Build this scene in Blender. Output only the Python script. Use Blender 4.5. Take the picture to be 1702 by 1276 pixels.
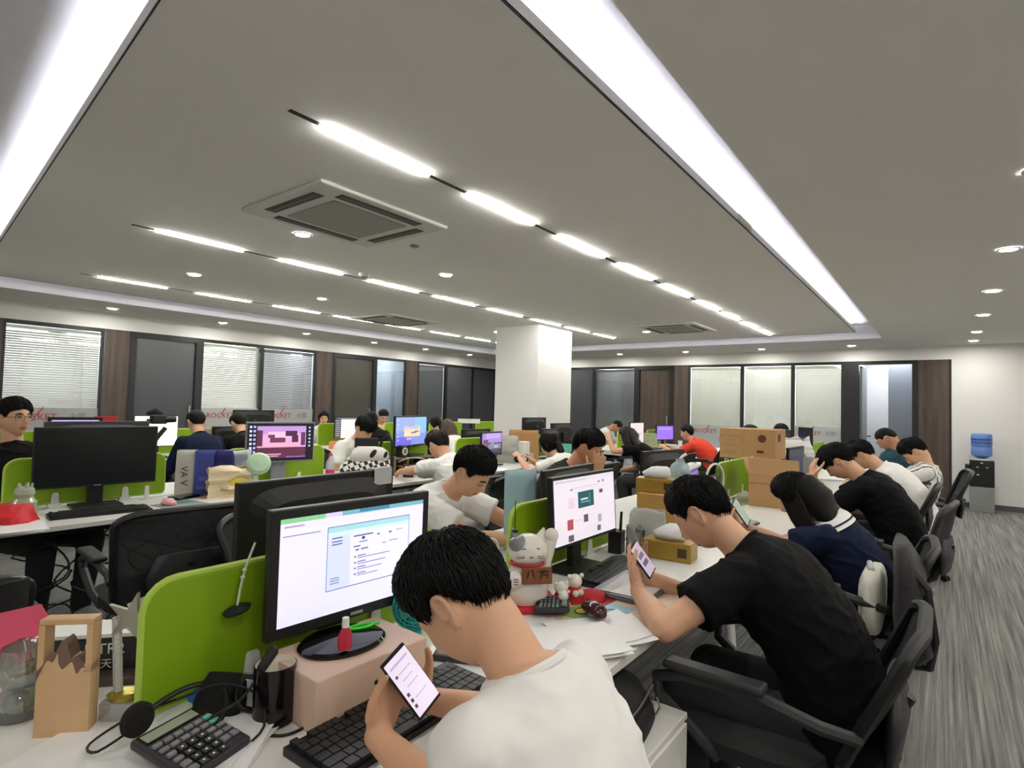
import bpy, bmesh, math, random
import numpy as np
from mathutils import Vector as V, Matrix as Mx, Euler, noise
random.seed(7)
for o in list(bpy.data.objects): bpy.data.objects.remove(o)
S = bpy.context.scene
C = S.collection
R = math.radians
# ---------------------------------------------------------------- camera, world, exposure
CAMH = 1.4
FPX, YAW, PITCH, ROLL = 938.99, 0.653776, 0.0364502, -0.0264781
def cam_axes():
    fw = V((-math.sin(YAW)*math.cos(PITCH), math.cos(YAW)*math.cos(PITCH), math.sin(PITCH)))
    rt = V((math.cos(YAW), math.sin(YAW), 0)); dn = fw.cross(rt)
    c, s = math.cos(ROLL), math.sin(ROLL)
    return c*rt+s*dn, -s*rt+c*dn, fw
AX, AY, AZ = cam_axes()
cd = bpy.data.cameras.new('camera'); cam = bpy.data.objects.new('camera', cd); C.objects.link(cam)
cd.sensor_fit = 'HORIZONTAL'; cd.sensor_width = 36; cd.lens = FPX/1702*36; cd.clip_start = .03; cd.clip_end = 60
m = Mx((AX, -AY, -AZ)).transposed().to_4x4(); m.translation = (0, 0, CAMH); cam.matrix_world = m
S.camera = cam
w = bpy.data.worlds.new('world'); S.world = w; w.use_nodes = True
w.node_tree.nodes['Background'].inputs[0].default_value = (.75, .82, 1, 1)
w.node_tree.nodes['Background'].inputs[1].default_value = .15
S.view_settings.view_transform = 'Standard'; S.view_settings.look = 'None'
S.view_settings.gamma = 1; S.view_settings.use_curve_mapping = False
S.view_settings.exposure = 0.44
S.cycles.use_denoising = True
S.cycles.max_bounces = 9; S.cycles.diffuse_bounces = 6; S.cycles.glossy_bounces = 3
S.cycles.transmission_bounces = 8; S.cycles.transparent_max_bounces = 10
S.cycles.caustics_reflective = False; S.cycles.caustics_refractive = False
S.cycles.sample_clamp_indirect = 4
E_BAR, E_DOWN, E_COVE, E_SCREEN = 62.0, 300.0, 58.0, .57
# ---------------------------------------------------------------- measuring: a point of the photograph on a plane of the room
def ray(x, y): return AX*((x-851)/FPX)+AY*((y-638)/FPX)+AZ
def atz(x, y, z):
    d = ray(x, y); return V((0, 0, CAMH))+d*((z-CAMH)/d.z)
def atx(x, y, X):
    d = ray(x, y); return V((0, 0, CAMH))+d*(X/d.x)
def aty(x, y, Y):
    d = ray(x, y); return V((0, 0, CAMH))+d*(Y/d.y)
# ---------------------------------------------------------------- materials
def lin(h):
    if isinstance(h, (tuple, list)): return tuple(h)[:3]
    h = h.lstrip('#'); c = [int(h[i:i+2], 16)/255 for i in (0, 2, 4)]
    return tuple(x/12.92 if x <= .04045 else ((x+.055)/1.055)**2.4 for x in c)
MC = {}
def M(name, col='#808080', rough=.5, metal=0., var=.08, vs=30., bump=0., emit=0., trans=0., ior=1.45, alpha=1., spec=.5, sheen=0., sub=0.):
    if name in MC: return MC[name]
    m = bpy.data.materials.new(name); m.use_nodes = True; nt = m.node_tree; b = nt.nodes['Principled BSDF']
    c = lin(col); b.inputs['Base Color'].default_value = (*c, 1)
    b.inputs['Roughness'].default_value = rough; b.inputs['Metallic'].default_value = metal
    b.inputs['Specular IOR Level'].default_value = spec
    b.inputs['IOR'].default_value = ior
    b.inputs['Transmission Weight'].default_value = trans; b.inputs['Alpha'].default_value = alpha
    b.inputs['Sheen Weight'].default_value = sheen
    if sub: b.inputs['Subsurface Weight'].default_value = sub; b.inputs['Subsurface Radius'].default_value = (.012, .005, .003); b.inputs['Subsurface Scale'].default_value = 1.0
    if emit: b.inputs['Emission Color'].default_value = (*c, 1); b.inputs['Emission Strength'].default_value = emit
    if (var or bump) and not emit:
        tc = nt.nodes.new('ShaderNodeTexCoord'); n = nt.nodes.new('ShaderNodeTexNoise')
        n.inputs['Scale'].default_value = vs; n.inputs['Detail'].default_value = 4
        nt.links.new(tc.outputs['Object'], n.inputs['Vector'])
        if var:
            mx = nt.nodes.new('ShaderNodeMix'); mx.data_type = 'RGBA'
            mx.inputs[6].default_value = (*[x*(1-var) for x in c], 1); mx.inputs[7].default_value = (*[min(1, x*(1+var)) for x in c], 1)
            nt.links.new(n.outputs['Fac'], mx.inputs[0]); nt.links.new(mx.outputs[2], b.inputs['Base Color'])
        if bump:
            bp = nt.nodes.new('ShaderNodeBump'); bp.inputs['Strength'].default_value = bump; bp.inputs['Distance'].default_value = .01
            nt.links.new(n.outputs['Fac'], bp.inputs['Height']); nt.links.new(bp.outputs[0], b.inputs['Normal'])
    MC[name] = m; return m
def glow(name, col, s):
    return M(name, col, emit=s, var=0)
def glass_pane(name, tint=(.92, .95, .95), refl=.10):
    if name in MC: return MC[name]
    m = bpy.data.materials.new(name); m.use_nodes = True; nt = m.node_tree; nt.nodes.clear()
    out = nt.nodes.new('ShaderNodeOutputMaterial'); t = nt.nodes.new('ShaderNodeBsdfTransparent'); g = nt.nodes.new('ShaderNodeBsdfGlossy')
    t.inputs[0].default_value = (*tint, 1); g.inputs['Roughness'].default_value = .03
    fr = nt.nodes.new('ShaderNodeLayerWeight'); fr.inputs[0].default_value = .35
    mp = nt.nodes.new('ShaderNodeMapRange'); mp.inputs[3].default_value = refl; mp.inputs[4].default_value = .55
    nt.links.new(fr.outputs['Fresnel'], mp.inputs[0])
    mx = nt.nodes.new('ShaderNodeMixShader'); nt.links.new(mp.outputs[0], mx.inputs[0]); nt.links.new(t.outputs[0], mx.inputs[1]); nt.links.new(g.outputs[0], mx.inputs[2])
    nt.links.new(mx.outputs[0], out.inputs[0]); MC[name] = m; return m
def translucent(name, col, t=.5):
    m = bpy.data.materials.new(name); m.use_nodes = True; nt = m.node_tree; nt.nodes.clear()
    out = nt.nodes.new('ShaderNodeOutputMaterial'); d = nt.nodes.new('ShaderNodeBsdfDiffuse'); l = nt.nodes.new('ShaderNodeBsdfTranslucent'); mx = nt.nodes.new('ShaderNodeMixShader')
    d.inputs[0].default_value = (*lin(col), 1); l.inputs[0].default_value = (*lin(col), 1); mx.inputs[0].default_value = t
    nt.links.new(d.outputs[0], mx.inputs[1]); nt.links.new(l.outputs[0], mx.inputs[2]); nt.links.new(mx.outputs[0], out.inputs[0]); MC[name] = m; return m
def stretched(name, c0, c1, scale, rough=.6, lo=.3, hi=.7, detail=6, bump=0):
    m = bpy.data.materials.new(name); m.use_nodes = True; nt = m.node_tree; b = nt.nodes['Principled BSDF']
    tc = nt.nodes.new('ShaderNodeTexCoord'); mp = nt.nodes.new('ShaderNodeMapping'); mp.inputs['Scale'].default_value = scale
    n = nt.nodes.new('ShaderNodeTexNoise'); n.inputs['Scale'].default_value = 1; n.inputs['Detail'].default_value = detail; n.inputs['Roughness'].default_value = .65
    cr = nt.nodes.new('ShaderNodeValToRGB'); cr.color_ramp.elements[0].position = lo; cr.color_ramp.elements[1].position = hi
    cr.color_ramp.elements[0].color = (*lin(c0), 1); cr.color_ramp.elements[1].color = (*lin(c1), 1)
    nt.links.new(tc.outputs['Object'], mp.inputs[0]); nt.links.new(mp.outputs[0], n.inputs['Vector']); nt.links.new(n.outputs['Fac'], cr.inputs[0])
    nt.links.new(cr.outputs[0], b.inputs['Base Color']); b.inputs['Roughness'].default_value = rough
    MC[name] = m; return m
# ---------------------------------------------------------------- mesh builder
class MB:
    def __init__(s): s.bm = bmesh.new(); s.mi = 0; s.sm = set()
    def _fin(s, vs, mtx=None, mi=None):
        if mtx is not None: bmesh.ops.transform(s.bm, matrix=mtx, verts=vs)
        mi = s.mi if mi is None else mi
        fs = {f for v in vs for f in v.link_faces}
        for f in fs: f.material_index = mi
        return vs
    def box(s, c, size, rot=None, bev=0, mi=None):
        r = bmesh.ops.create_cube(s.bm, size=1); vs = r['verts']
        bmesh.ops.scale(s.bm, vec=size, verts=vs)
        if bev:
            es = list({e for v in vs for e in v.link_edges})
            k = bmesh.ops.bevel(s.bm, geom=es, offset=bev, segments=2, affect='EDGES', profile=.5)
            vs = list({v for v in k['verts']} | {v for f in k['faces'] for v in f.verts} | {v for v in vs if v.is_valid})
        mt = Mx.Translation(c)
        if rot is not None: mt = mt @ (Euler(rot).to_matrix().to_4x4() if not isinstance(rot, Mx) else rot.to_4x4())
        return s._fin(vs, mt, mi)
    def bx(s, x0, x1, y0, y1, z0, z1, bev=0, mi=None):
        return s.box(((x0+x1)/2, (y0+y1)/2, (z0+z1)/2), (abs(x1-x0), abs(y1-y0), abs(z1-z0)), None, bev, mi)
    def cone(s, p0, p1, r0, r1=None, n=16, mi=None, cap=True):
        p0, p1 = V(p0), V(p1); r1 = r0 if r1 is None else r1; d = p1-p0; L = d.length or 1e-6
        r = bmesh.ops.create_cone(s.bm, cap_ends=cap, segments=n, radius1=r0, radius2=r1, depth=L)
        q = V((0, 0, 1)).rotation_difference(d.normalized() if d.length else V((0, 0, 1)))
        return s._fin(r['verts'], Mx.Translation((p0+p1)/2) @ q.to_matrix().to_4x4(), mi)
    def ball(s, c, r, sc=(1, 1, 1), n=16, rot=None, mi=None):
        k = bmesh.ops.create_uvsphere(s.bm, u_segments=n, v_segments=max(6, n*2//3), radius=r)
        mt = Mx.Translation(c)
        if rot is not None: mt = mt @ (rot.to_4x4() if isinstance(rot, Mx) else Euler(rot).to_matrix().to_4x4())
        return s._fin(k['verts'], mt @ Mx.Diagonal((*sc, 1)), mi)
    def cap(s, p0, p1, r0, r1=None, n=12, mi=None):
        r1 = r0 if r1 is None else r1
        s.cone(p0, p1, r0, r1, n, mi); s.ball(p0, r0, n=n, mi=mi); s.ball(p1, r1, n=n, mi=mi)
    def tube(s, pts, r, n=8, closed=False, mi=None, cap=True):
        pts = [V(p) for p in pts]; N = len(pts); rings = []; up = None
        rs = r if isinstance(r, (list, tuple)) else [r]*N
        for i, p in enumerate(pts):
            a = pts[(i-1) % N] if (closed or i) else p; b = pts[(i+1) % N] if (closed or i < N-1) else p
            t = (b-a).normalized() if (b-a).length > 1e-9 else V((0, 0, 1))
            if up is None: up = t.orthogonal().normalized()
            up = (up-t*up.dot(t)); up = up.normalized() if up.length > 1e-6 else t.orthogonal().normalized()
            sd = t.cross(up)
            rings.append([s.bm.verts.new(p+(up*math.cos(2*math.pi*k/n)+sd*math.sin(2*math.pi*k/n))*rs[i]) for k in range(n)])
        return s.skin(rings, closed, mi, cap)
    def skin(s, rings, closed=False, mi=None, cap=True):
        mi = s.mi if mi is None else mi; n = len(rings[0]); N = len(rings)
        for i in range(N if closed else N-1):
            a, b = rings[i], rings[(i+1) % N]
            for k in range(n):
                f = s.bm.faces.new((a[k], a[(k+1) % n], b[(k+1) % n], b[k])); f.material_index = mi
        if cap and not closed:
            f = s.bm.faces.new(rings[0][::-1]); f.material_index = mi
            f = s.bm.faces.new(rings[-1]); f.material_index = mi
        return [v for r in rings for v in r]
    def loft(s, secs, n=20, mi=None, e=2.3):
        rings = []
        for c, x, f, rx, ry in secs:
            rg = []
            for k in range(n):
                a = 2*math.pi*k/n; ca, sa = math.cos(a), math.sin(a)
                rg.append(s.bm.verts.new(V(c)+V(x)*rx*math.copysign(abs(ca)**(2/e), ca)+V(f)*ry*math.copysign(abs(sa)**(2/e), sa)))
            rings.append(rg)
        return s.skin(rings, False, mi)
    def lathe(s, prof, n=24, c=(0, 0, 0), mi=None, mtx=None, cap=True):
        rings = [[s.bm.verts.new((max(r, 1e-4)*math.cos(2*math.pi*k/n), max(r, 1e-4)*math.sin(2*math.pi*k/n), z)) for k in range(n)] for r, z in prof]
        vs = s.skin(rings, False, mi, cap)
        return s._fin(vs, (mtx if mtx is not None else Mx.Translation(c)), mi)
    def prism(s, poly, d, mtx=None, mi=None):
        mi = s.mi if mi is None else mi; n = len(poly)
        a = [s.bm.verts.new((x, y, 0)) for x, y in poly]; b = [s.bm.verts.new((x, y, d)) for x, y in poly]
        f = s.bm.faces.new(a[::-1]); f.material_index = mi; f = s.bm.faces.new(b); f.material_index = mi
        for k in range(n):
            f = s.bm.faces.new((a[k], a[(k+1) % n], b[(k+1) % n], b[k])); f.material_index = mi
        if mtx is not None: bmesh.ops.transform(s.bm, matrix=mtx, verts=a+b)
        return a+b
    def quad(s, pts, mi=None):
        f = s.bm.faces.new([s.bm.verts.new(p) for p in pts]); f.material_index = s.mi if mi is None else mi
    def mesh(s, name, mats, smooth=False, ang=35):
        me = bpy.data.meshes.new(name); bmesh.ops.recalc_face_normals(s.bm, faces=s.bm.faces[:]); s.bm.to_mesh(me); s.bm.free()
        for x in (mats if isinstance(mats, (list, tuple)) else [mats]): me.materials.append(x)
        if smooth:
            me.polygons.foreach_set('use_smooth', [True]*len(me.polygons))
            if ang < 180: me.set_sharp_from_angle(angle=R(ang))
        return me
    def build(s, name, mats, parent=None, smooth=True, ang=35, loc=None, rz=0):
        o = bpy.data.objects.new(name, s.mesh(name, mats, smooth, ang)); C.objects.link(o)
        if parent is not None: o.parent = parent
        if loc is not None: o.location = loc
        if rz: o.rotation_euler = (0, 0, rz)
        return o
def tag(o, label, cat, group=None, kind=None):
    if label: o['label'] = label
    if cat: o['category'] = cat
    if group: o['group'] = group
    if kind: o['kind'] = kind
    return o
def thing(name, label, cat, loc=(0, 0, 0), rz=0, group=None):
    o = bpy.data.objects.new(name, None); C.objects.link(o); o.empty_display_size = .1
    o.location = loc; o.rotation_euler = (0, 0, rz)
    return tag(o, label, cat, group)
def struct(o): o['kind'] = 'structure'; return o
def dup(root, loc, rz, label, group=None):
    r = root.copy(); C.objects.link(r); r.location = loc; r.rotation_euler = (0, 0, rz); r['label'] = label
    if group: r['group'] = group
    for ch in list(root.children):
        c = ch.copy(); C.objects.link(c); c.parent = r
        for g in ch.children:
            d = g.copy(); C.objects.link(d); d.parent = c
    return r
def text_mb(body, size, extr=.0006):
    c = bpy.data.curves.new('txt', 'FONT'); c.body = body; c.size = size; c.extrude = extr; c.align_x = 'CENTER'; c.align_y = 'CENTER'; c.resolution_u = 2
    o = bpy.data.objects.new('txt', c); C.objects.link(o); bpy.context.view_layer.update()
    me = bpy.data.meshes.new_from_object(o.evaluated_get(bpy.context.evaluated_depsgraph_get()))
    bpy.data.objects.remove(o); return me
def text(name, body, size, mat, parent, mtx, extr=.0006):
    me = text_mb(body, size, extr); me.materials.clear(); me.materials.append(mat); me.transform(mtx)
    o = bpy.data.objects.new(name, me); C.objects.link(o)
    if parent is not None: o.parent = parent
    return o
def facing(right, up, loc):   # matrix whose x is "right" and y is "up" as a reader sees it
    r, u = V(right).normalized(), V(up).normalized(); n = r.cross(u)
    m = Mx((r, u, n)).transposed().to_4x4(); m.translation = loc; return m
# ---------------------------------------------------------------- common materials
white_paint = M('white_paint', '#e9e8e6', .8, var=.02, vs=3)
ceil_paint = M('ceiling_paint', '#f1f0ed', .9, var=.02, vs=2)
cove_paint = M('cove_paint', '#f0f0f4', .9, var=.01)
frame_black = M('black_frame_paint', '#1d1e20', .45, var=.05)
black_p = M('black_plastic', '#131415', .42, var=.1)
black_m = M('matte_black', '#17181a', .65, var=.1)
black_g = M('glossy_black', '#08090a', .08, var=0)
grey_p = M('grey_plastic', '#6d6f70', .5)
lgrey_p = M('light_grey_plastic', '#bfc1c1', .45)
white_p = M('white_plastic', '#e8e9e8', .4, var=.02)
chrome = M('chrome', '#d8dadc', .12, metal=1, var=0)
steel = M('brushed_steel', '#a9abac', .35, metal=.9)
lam = M('white_laminate', '#e6e5e1', .3, var=.015, vs=6)
edge_m = M('desk_edge_band', '#d6d5cf', .45, var=.03)
green_m = M('green_panel', '#7fa30f', .45, var=.03, vs=8)
green_e = M('green_panel_edge', '#a9c652', .5, var=.03)
paper = M('paper', '#efeff0', .8, var=.03)
card = M('cardboard', '#b08a5e', .8, var=.06, vs=14)
card2 = M('cardboard_pale', '#c49d70', .8, var=.05, vs=14)
cable = M('cable_black', '#0c0c0d', .5)
wood_d = stretched('dark_walnut', '#3a302a', '#5b4d43', (14, 14, .8), .5)
floor_m = stretched('striped_carpet', '#4b4b4a', '#92918d', (62, .9, 1), .95, .33, .67, 8)
# ---------------------------------------------------------------- setting
XL, YB, XR, YN = -9.2, 11.3, 3.0, -2.2
ZO, ZP, ZR = 2.523, 2.59, 2.74
b = MB(); b.bx(XL-2, XR+.1, YN-.1, YB+2.2, -.1, 0); struct(b.build('floor', floor_m, smooth=False))
def wall(name, x0, x1, y0, y1, z0, z1, mat=white_paint):
    b = MB(); b.bx(x0, x1, y0, y1, z0, z1); return struct(b.build(name, mat, smooth=False))
wall('wall_left', XL-.12, XL, YN, YB+.12, 2.3, 2.8)
wall('wall_back', XL, .09, YB, YB+.12, 2.3, 2.8)
wall('wall_back_right', .09, XR, YB, YB+.12, 0, 2.8)
wall('wall_right', XR, XR+.1, YN, YB, 0, 2.8); wall('wall_near', XL, XR, YN-.1, YN, 0, 2.8)
wall('baseboard_back', .1, XR, YB-.012, YB-.001, 0, .08, M('grey_skirting', '#55565a', .5))
# outer ceiling: a ring around the tray
OP = [(-.73, -.12), (-.73, 9.88), (-8.1, 9.88), (-8.1, .60)]       # opening of the tray
PN = [(-1.03, .57), (-1.03, 9.58), (-7.75, 9.58), (-7.75, 1.21)]   # raised inner panel
OUT = [(XR, YN), (XR, YB), (XL, YB), (XL, YN)]
b = MB()
for z in (ZO, ZR+.02):
    o4 = [b.bm.verts.new((x, y, z)) for x, y in OUT]; i4 = [b.bm.verts.new((x, y, z)) for x, y in OP]
    for k in range(4): b.bm.faces.new((o4[k], o4[(k+1) % 4], i4[(k+1) % 4], i4[k]))
struct(b.build('ceiling', ceil_paint, smooth=False))
b = MB()
lo = [b.bm.verts.new((x, y, ZO)) for x, y in OP]; hi = [b.bm.verts.new((x, y, ZR)) for x, y in OP]
for k in range(4): b.bm.faces.new((lo[k], lo[(k+1) % 4], hi[(k+1) % 4], hi[k]))
b.bm.faces.new(hi)
struct(b.build('ceiling_recess', cove_paint, smooth=False))
def inset(poly, d):
    c = V((sum(p[0] for p in poly)/4, sum(p[1] for p in poly)/4)); r = []
    for x, y in poly: r.append((x+math.copysign(d, c.x-x), y+math.copysign(d, c.y-y)))
    return r
b = MB()
b.prism(PN, .02, Mx.Translation((0, 0, ZP)))
P2 = inset(PN, .015)
lo = [[b.bm.verts.new((x, y, z)) for x, y in pp] for pp, z in ((PN, ZP+.02), (PN, ZP+.05), (P2, ZP+.05), (P2, ZP+.02))]
b.skin(lo, cap=False)
struct(b.build('ceiling_panel', ceil_paint, smooth=False))
b = MB(); Po = inset(PN, -.006)
b.skin([[b.bm.verts.new((x, y, z)) for x, y in pp] for pp, z in ((Po, ZP-.002), (Po, ZP+.006), (PN, ZP+.006), (PN, ZP-.002))], closed=True)
struct(b.build('trim_panel_edge', frame_black, smooth=False))
P3, P4 = inset(PN, .04), inset(PN, .055)
b = MB(); b.skin([[b.bm.verts.new((x, y, z)) for x, y in pp] for pp, z in ((P3, ZP+.022), (P3, ZP+.032), (P4, ZP+.032), (P4, ZP+.022))], closed=True)
o = b.build('cove_light_strip', glow('cove_led', '#f3f3ff', E_COVE), smooth=False)
tag(o, 'cool white light strip hidden on top of the raised ceiling panel edge', 'light strip')
# small plaster patch on the panel lip
b = MB(); p = atx(1234, 367, -1.02); b.box((-1.027, p.y+.08, ZP+.03), (.008, .3, .036), mi=0)
struct(b.build('trim_panel_patch', M('patch', '#c9c8b0', .8), smooth=False))
# square column
b = MB(); b.bx(-5.55, -4.75, 6.81, 7.75, 0, ZP+.01); struct(b.build('column', white_paint, smooth=False))
# ---------------------------------------------------------------- glazed partitions
FR, PA = frame_black, None
cl = glass_pane('clear_glass', (.94, .96, .95), .03)
dk = M('dark_tinted_glass', '#505256', .22, var=.05, vs=2, spec=.5)
dkb = M('dark_door_panel', '#4a4843', .25, var=.08, vs=3)
def part_box(side, b, a0, a1, z0, z1, d0, d1, mi=0, bev=0):
    if side == 'L': return b.bx(XL-d1, XL-d0, a0, a1, z0, z1, bev, mi)
    return b.bx(a0, a1, YB+d0, YB+d1, z0, z1, bev, mi)
slat_t = translucent('blind_slat', '#e8e7de', .45)
slat_dim = translucent('blind_slat_dim', '#a9aaac', .35)  # greyer slat colour stands in for less lamp light behind the blinds
frost = translucent('frosted_band', '#d5d6d4', .5)
red_l = M('red_lettering', '#b8353a', .5); grey_l = M('grey_lettering', '#8a8d90', .5)
NW = {'window': 0, 'door': 0, 'trim': 0}
def nm(k): NW[k] += 1; return '%s_%d' % (k, NW[k])
def window(side, a0, a1, blind=None, slat=None, tilt=40, reveal=0, logo=None, dark=None):
    t = thing(nm('window'), None, None); struct(t)
    b = MB(); fw = .03
    part_box(side, b, a0, a1, 2.25, 2.3, 0, .06); part_box(side, b, a0, a1, 0, .06, 0, .06)
    part_box(side, b, a0, a0+fw, .06, 2.25, 0, .06); part_box(side, b, a1-fw, a1, .06, 2.25, 0, .06)
    b.build('window_frame', FR, t, smooth=False)
    b = MB(); part_box(side, b, a0+fw, a1-fw, .06, 2.25, .02, .028); b.build('window_pane', dark or cl, t, smooth=False)
    if blind:
        b = MB(); part_box(side, b, a0+fw, a1-fw, 2.2, 2.24, .07, .1)
        z = 2.19
        while z > .75:
            c = (a0+a1)/2; L = a1-a0-2*fw
            if side == 'L': b.box((XL-.09, c, z), (.033, L, .0012), (0, R(tilt), 0))
            else: b.box((c, YB+.09, z), (L, .033, .0012), (R(tilt), 0, 0))
            z -= .031
        for f in (.2, .8):
            a = a0+(a1-a0)*f; part_box(side, b, a-.002, a+.002, .75, 2.2, .072, .0735)
        b.build('blind', slat, t, smooth=False)
    if logo:
        z = logo
        b = MB(); part_box(side, b, a0+fw, a1-fw, z-.32, z+.12, .016, .0185); b.build('frosted_film', frost, t, smooth=False)
        r, n = (V((0, 1, 0)), V((1, 0, 0))) if side == 'L' else (V((1, 0, 0)), V((0, -1, 0)))
        pos = lambda f, dz: (V((XL-.012, a0+(a1-a0)*f, z+dz)) if side == 'L' else V((a0+(a1-a0)*f, YB+.012, z+dz)))
        k = min(1, (a1-a0)/.95)
        text('red_sign_letters', 'ROCKET', .115*k, red_l, t, facing(r, (0, 0, 1), pos(.34, 0)), .001)
        text('grey_sign_letters', '火箭', .1*k, grey_l, t, facing(r, (0, 0, 1), pos(.76, 0)), .001)
        b = MB()
        b.prism([(-.05, -.07), (.03, .07), (.075, .12), (.045, .06), (-.02, -.03)], .002, facing(r, (0, 0, 1), pos(.36, .03)))
        b.build('rocket_stroke', red_l, t, smooth=False)
    return t
def panel_trim(side, a0, a1, mat, d=0, z1=2.3):
    b = MB(); part_box(side, b, a0, a1, 0, z1, d, d+.08); return struct(b.build(nm('trim'), mat, smooth=False))
def door(side, a0, a1, mat, fr=.07):
    t = struct(thing(nm('door'), None, None))
    b = MB(); part_box(side, b, a0, a0+fr, 0, 2.3, -.01, .09); part_box(side, b, a1-fr, a1, 0, 2.3, -.01, .09); part_box(side, b, a0+fr, a1-fr, 2.22, 2.3, -.01, .09)
    b.build('door_frame', FR, t, smooth=False)
    b = MB(); part_box(side, b, a0+fr, a1-fr, 0, 2.22, .03, .06); b.build('door_leaf', mat, t, smooth=False)
    b = MB(); part_box(side, b, a1-fr-.07, a1-fr-.045, .95, 1.25, -.0, .03); b.build('door_handle', steel, t)
    return t
# left wall, near to far
panel_trim('L', YN, 1.68, wood_d)
window('L', 1.68, 2.74, True, slat_t, 36, logo=1.08)
panel_trim('L', 2.76, 3.05, wood_d); door('L', 3.05, 4.03, dk, .085)
window('L', 4.03, 5.02, True, slat_t, 52, logo=1.10); window('L', 5.02, 6.06, True, slat_dim, 48, logo=1.10)
panel_trim('L', 6.08, 6.41, wood_d); door('L', 6.41, 7.44, dkb, .07)
window('L', 7.44, 8.26, dark=glass_pane('grey_glass', (.62, .68, .72), .12)); panel_trim('L', 8.26, 8.60, wood_d)
window('L', 8.60, 9.5, True, slat_dim, 70); window('L', 9.5, 10.42, dark=dk); window('L', 10.42, YB, dark=dk)
# back wall, left to right
window('B', XL, -7.6, dark=dk); window('B', -7.6, -6.33, dark=dk); window('B', -6.33, -5.3, True, slat_dim, 66)
door('B', -5.3, -4.44, wood_d, .09); panel_trim('B', -4.44, -4.14, wood_d)
window('B', -4.14, -3.09, True, slat_t, 66, logo=.98); window('B', -3.09, -2.2, True, slat_t, 60); window('B', -2.2, -1.4, True, slat_t, 62, logo=1.03)
panel_trim('B', -1.4, -1.22, FR)
t = struct(thing('door_9', None, None))
b = MB(); part_box('B', b, -1.22, -1.17, 0, 2.3, -.01, .09); part_box('B', b, -.42, -.34, 0, 2.3, -.01, .09); part_box('B', b, -1.17, -.42, 2.24, 2.3, -.01, .09)
b.build('door_frame', FR, t, smooth=False)
b = MB(); b.bx(-1.165, -1.125, YB+.1, YB+.85, 0, 2.22); b.build('door_leaf', M('grey_door', '#6f7678', .4), t, smooth=False)
b = MB(); b.tube([(-1.12, YB+.75, 1.0), (-1.06, YB+.75, 1.0), (-1.06, YB+.6, 1.0)], .01); b.build('door_handle', black_p, t)
panel_trim('B', -.34, .06, wood_d); panel_trim('B', .06, .09, FR, -.005)
# offices behind the glass
room_l = M('office_wall', '#d9d9d6', .85); room_g = M('office_wall_grey', '#8d939c', .8)
wall('wall_office_left', XL-1.75, XL-1.65, YN, YB, 0, 2.7, room_l); wall('wall_office_back', XL, XR, YB+1.75, YB+1.85, 0, 2.7, room_l)
wall('wall_office_recess', -.8, .1, YB+.85, YB+.9, 0, 2.7, room_g)
for i, y in enumerate((2.9, 4.02, 5.02, 6.2, 8.5, 9.6)): wall('wall_office_divider_%d' % (i+1), XL-1.65, XL-.14, y-.04, y+.04, 0, 2.7, room_l)
for i, x in enumerate((-6.3, -4.3, -1.25, .12)): wall('wall_office_partition_%d' % (i+1), x-.03, x+.03, YB+.14, YB+1.75, 0, 2.7, room_l)
b = MB(); b.bx(XL-1.75, XL-.12, YN, YB, 2.6, 2.65); b.bx(XL, XR, YB+.12, YB+1.85, 2.6, 2.65); struct(b.build('ceiling_offices', room_l, smooth=False))
def office_lamp(side, a0, a1, s):
    b = MB()
    if side == 'L': b.bx(XL-1.1, XL-.6, a0, a1, 2.57, 2.6)
    else: b.bx(a0, a1, YB+.6, YB+1.1, 2.57, 2.6)
    tag(b.build('office_ceiling_light', glow('office_lamp_%d' % s, '#f4f6ff', s), smooth=False), 'flat ceiling light in an office behind the %s glass' % ('left' if side == 'L' else 'back'), 'ceiling light', 'office ceiling lights')
# ---------------------------------------------------------------- ceiling fixtures
bar_e = glow('led_bar', '#fffdf4', E_BAR); down_e = glow('downlight_led', '#fffaf0', E_DOWN)
SEGS = [(1.39, 2.03), (2.34, 2.98), (3.28, 3.95), (4.19, 4.88), (5.12, 5.83), (6.08, 6.78), (6.95, 7.63), (7.82, 8.5), (8.66, 9.34)]
for X, off, wh in ((-2.145, 0, 'nearest the right-hand cove'), (-4.515, .23, 'middle one, running towards the white column'), (-6.83, .56, 'farthest left, near the glazed wall')):
    segs = [(a+off, c+off) for a, c in SEGS if c+off < 9.45]
    t = thing('linear_ceiling_light', 'line of white LED bars in the ceiling, '+wh, 'ceiling light', (X, 1.24+off, ZP), 0, 'linear ceiling lights')
    y0 = 1.24+off
    b = MB(); b.bx(-.012, .012, 0, segs[-1][1]-y0, -.003, .004); b.build('track', cable, t, smooth=False)
    for a, c in segs:
        b = MB(); b.bx(-.017, .017, a-y0, c-y0, -.012, -.002, bev=.004); b.build('light_bar', bar_e, t, smooth=False)
def downlight(x, y, z, label, grp):
    t = thing('recessed_downlight', label, 'downlight', (x, y, z), 0, grp)
    b = MB(); b.lathe([(.062, -.001), (.062, -.006), (.05, -.008), (.046, -.002)], 28, cap=False); b.build('trim_ring', white_p, t)
    b = MB(); b.cone((0, 0, -.0045), (0, 0, -.0015), .047, .047, 24); b.build('lamp', down_e, t, smooth=False)
OR = ['first', 'second', 'third', 'fourth', 'fifth', 'sixth', 'seventh', 'eighth']
for i, y in enumerate((2.66, 4.09, 5.5, 6.95, 8.3, 9.7)):
    downlight(-8.68, y, ZO, 'round downlight above the glazed left wall, %s from the near end' % OR[i], 'downlights along the left wall')
for i, x in enumerate((-6.8, -5.43, -4.02, -2.62, -1.22)):
    downlight(x, 10.8, ZO, 'round downlight above the glazed back wall, %s from the left' % OR[i], 'downlights along the back wall')
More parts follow.
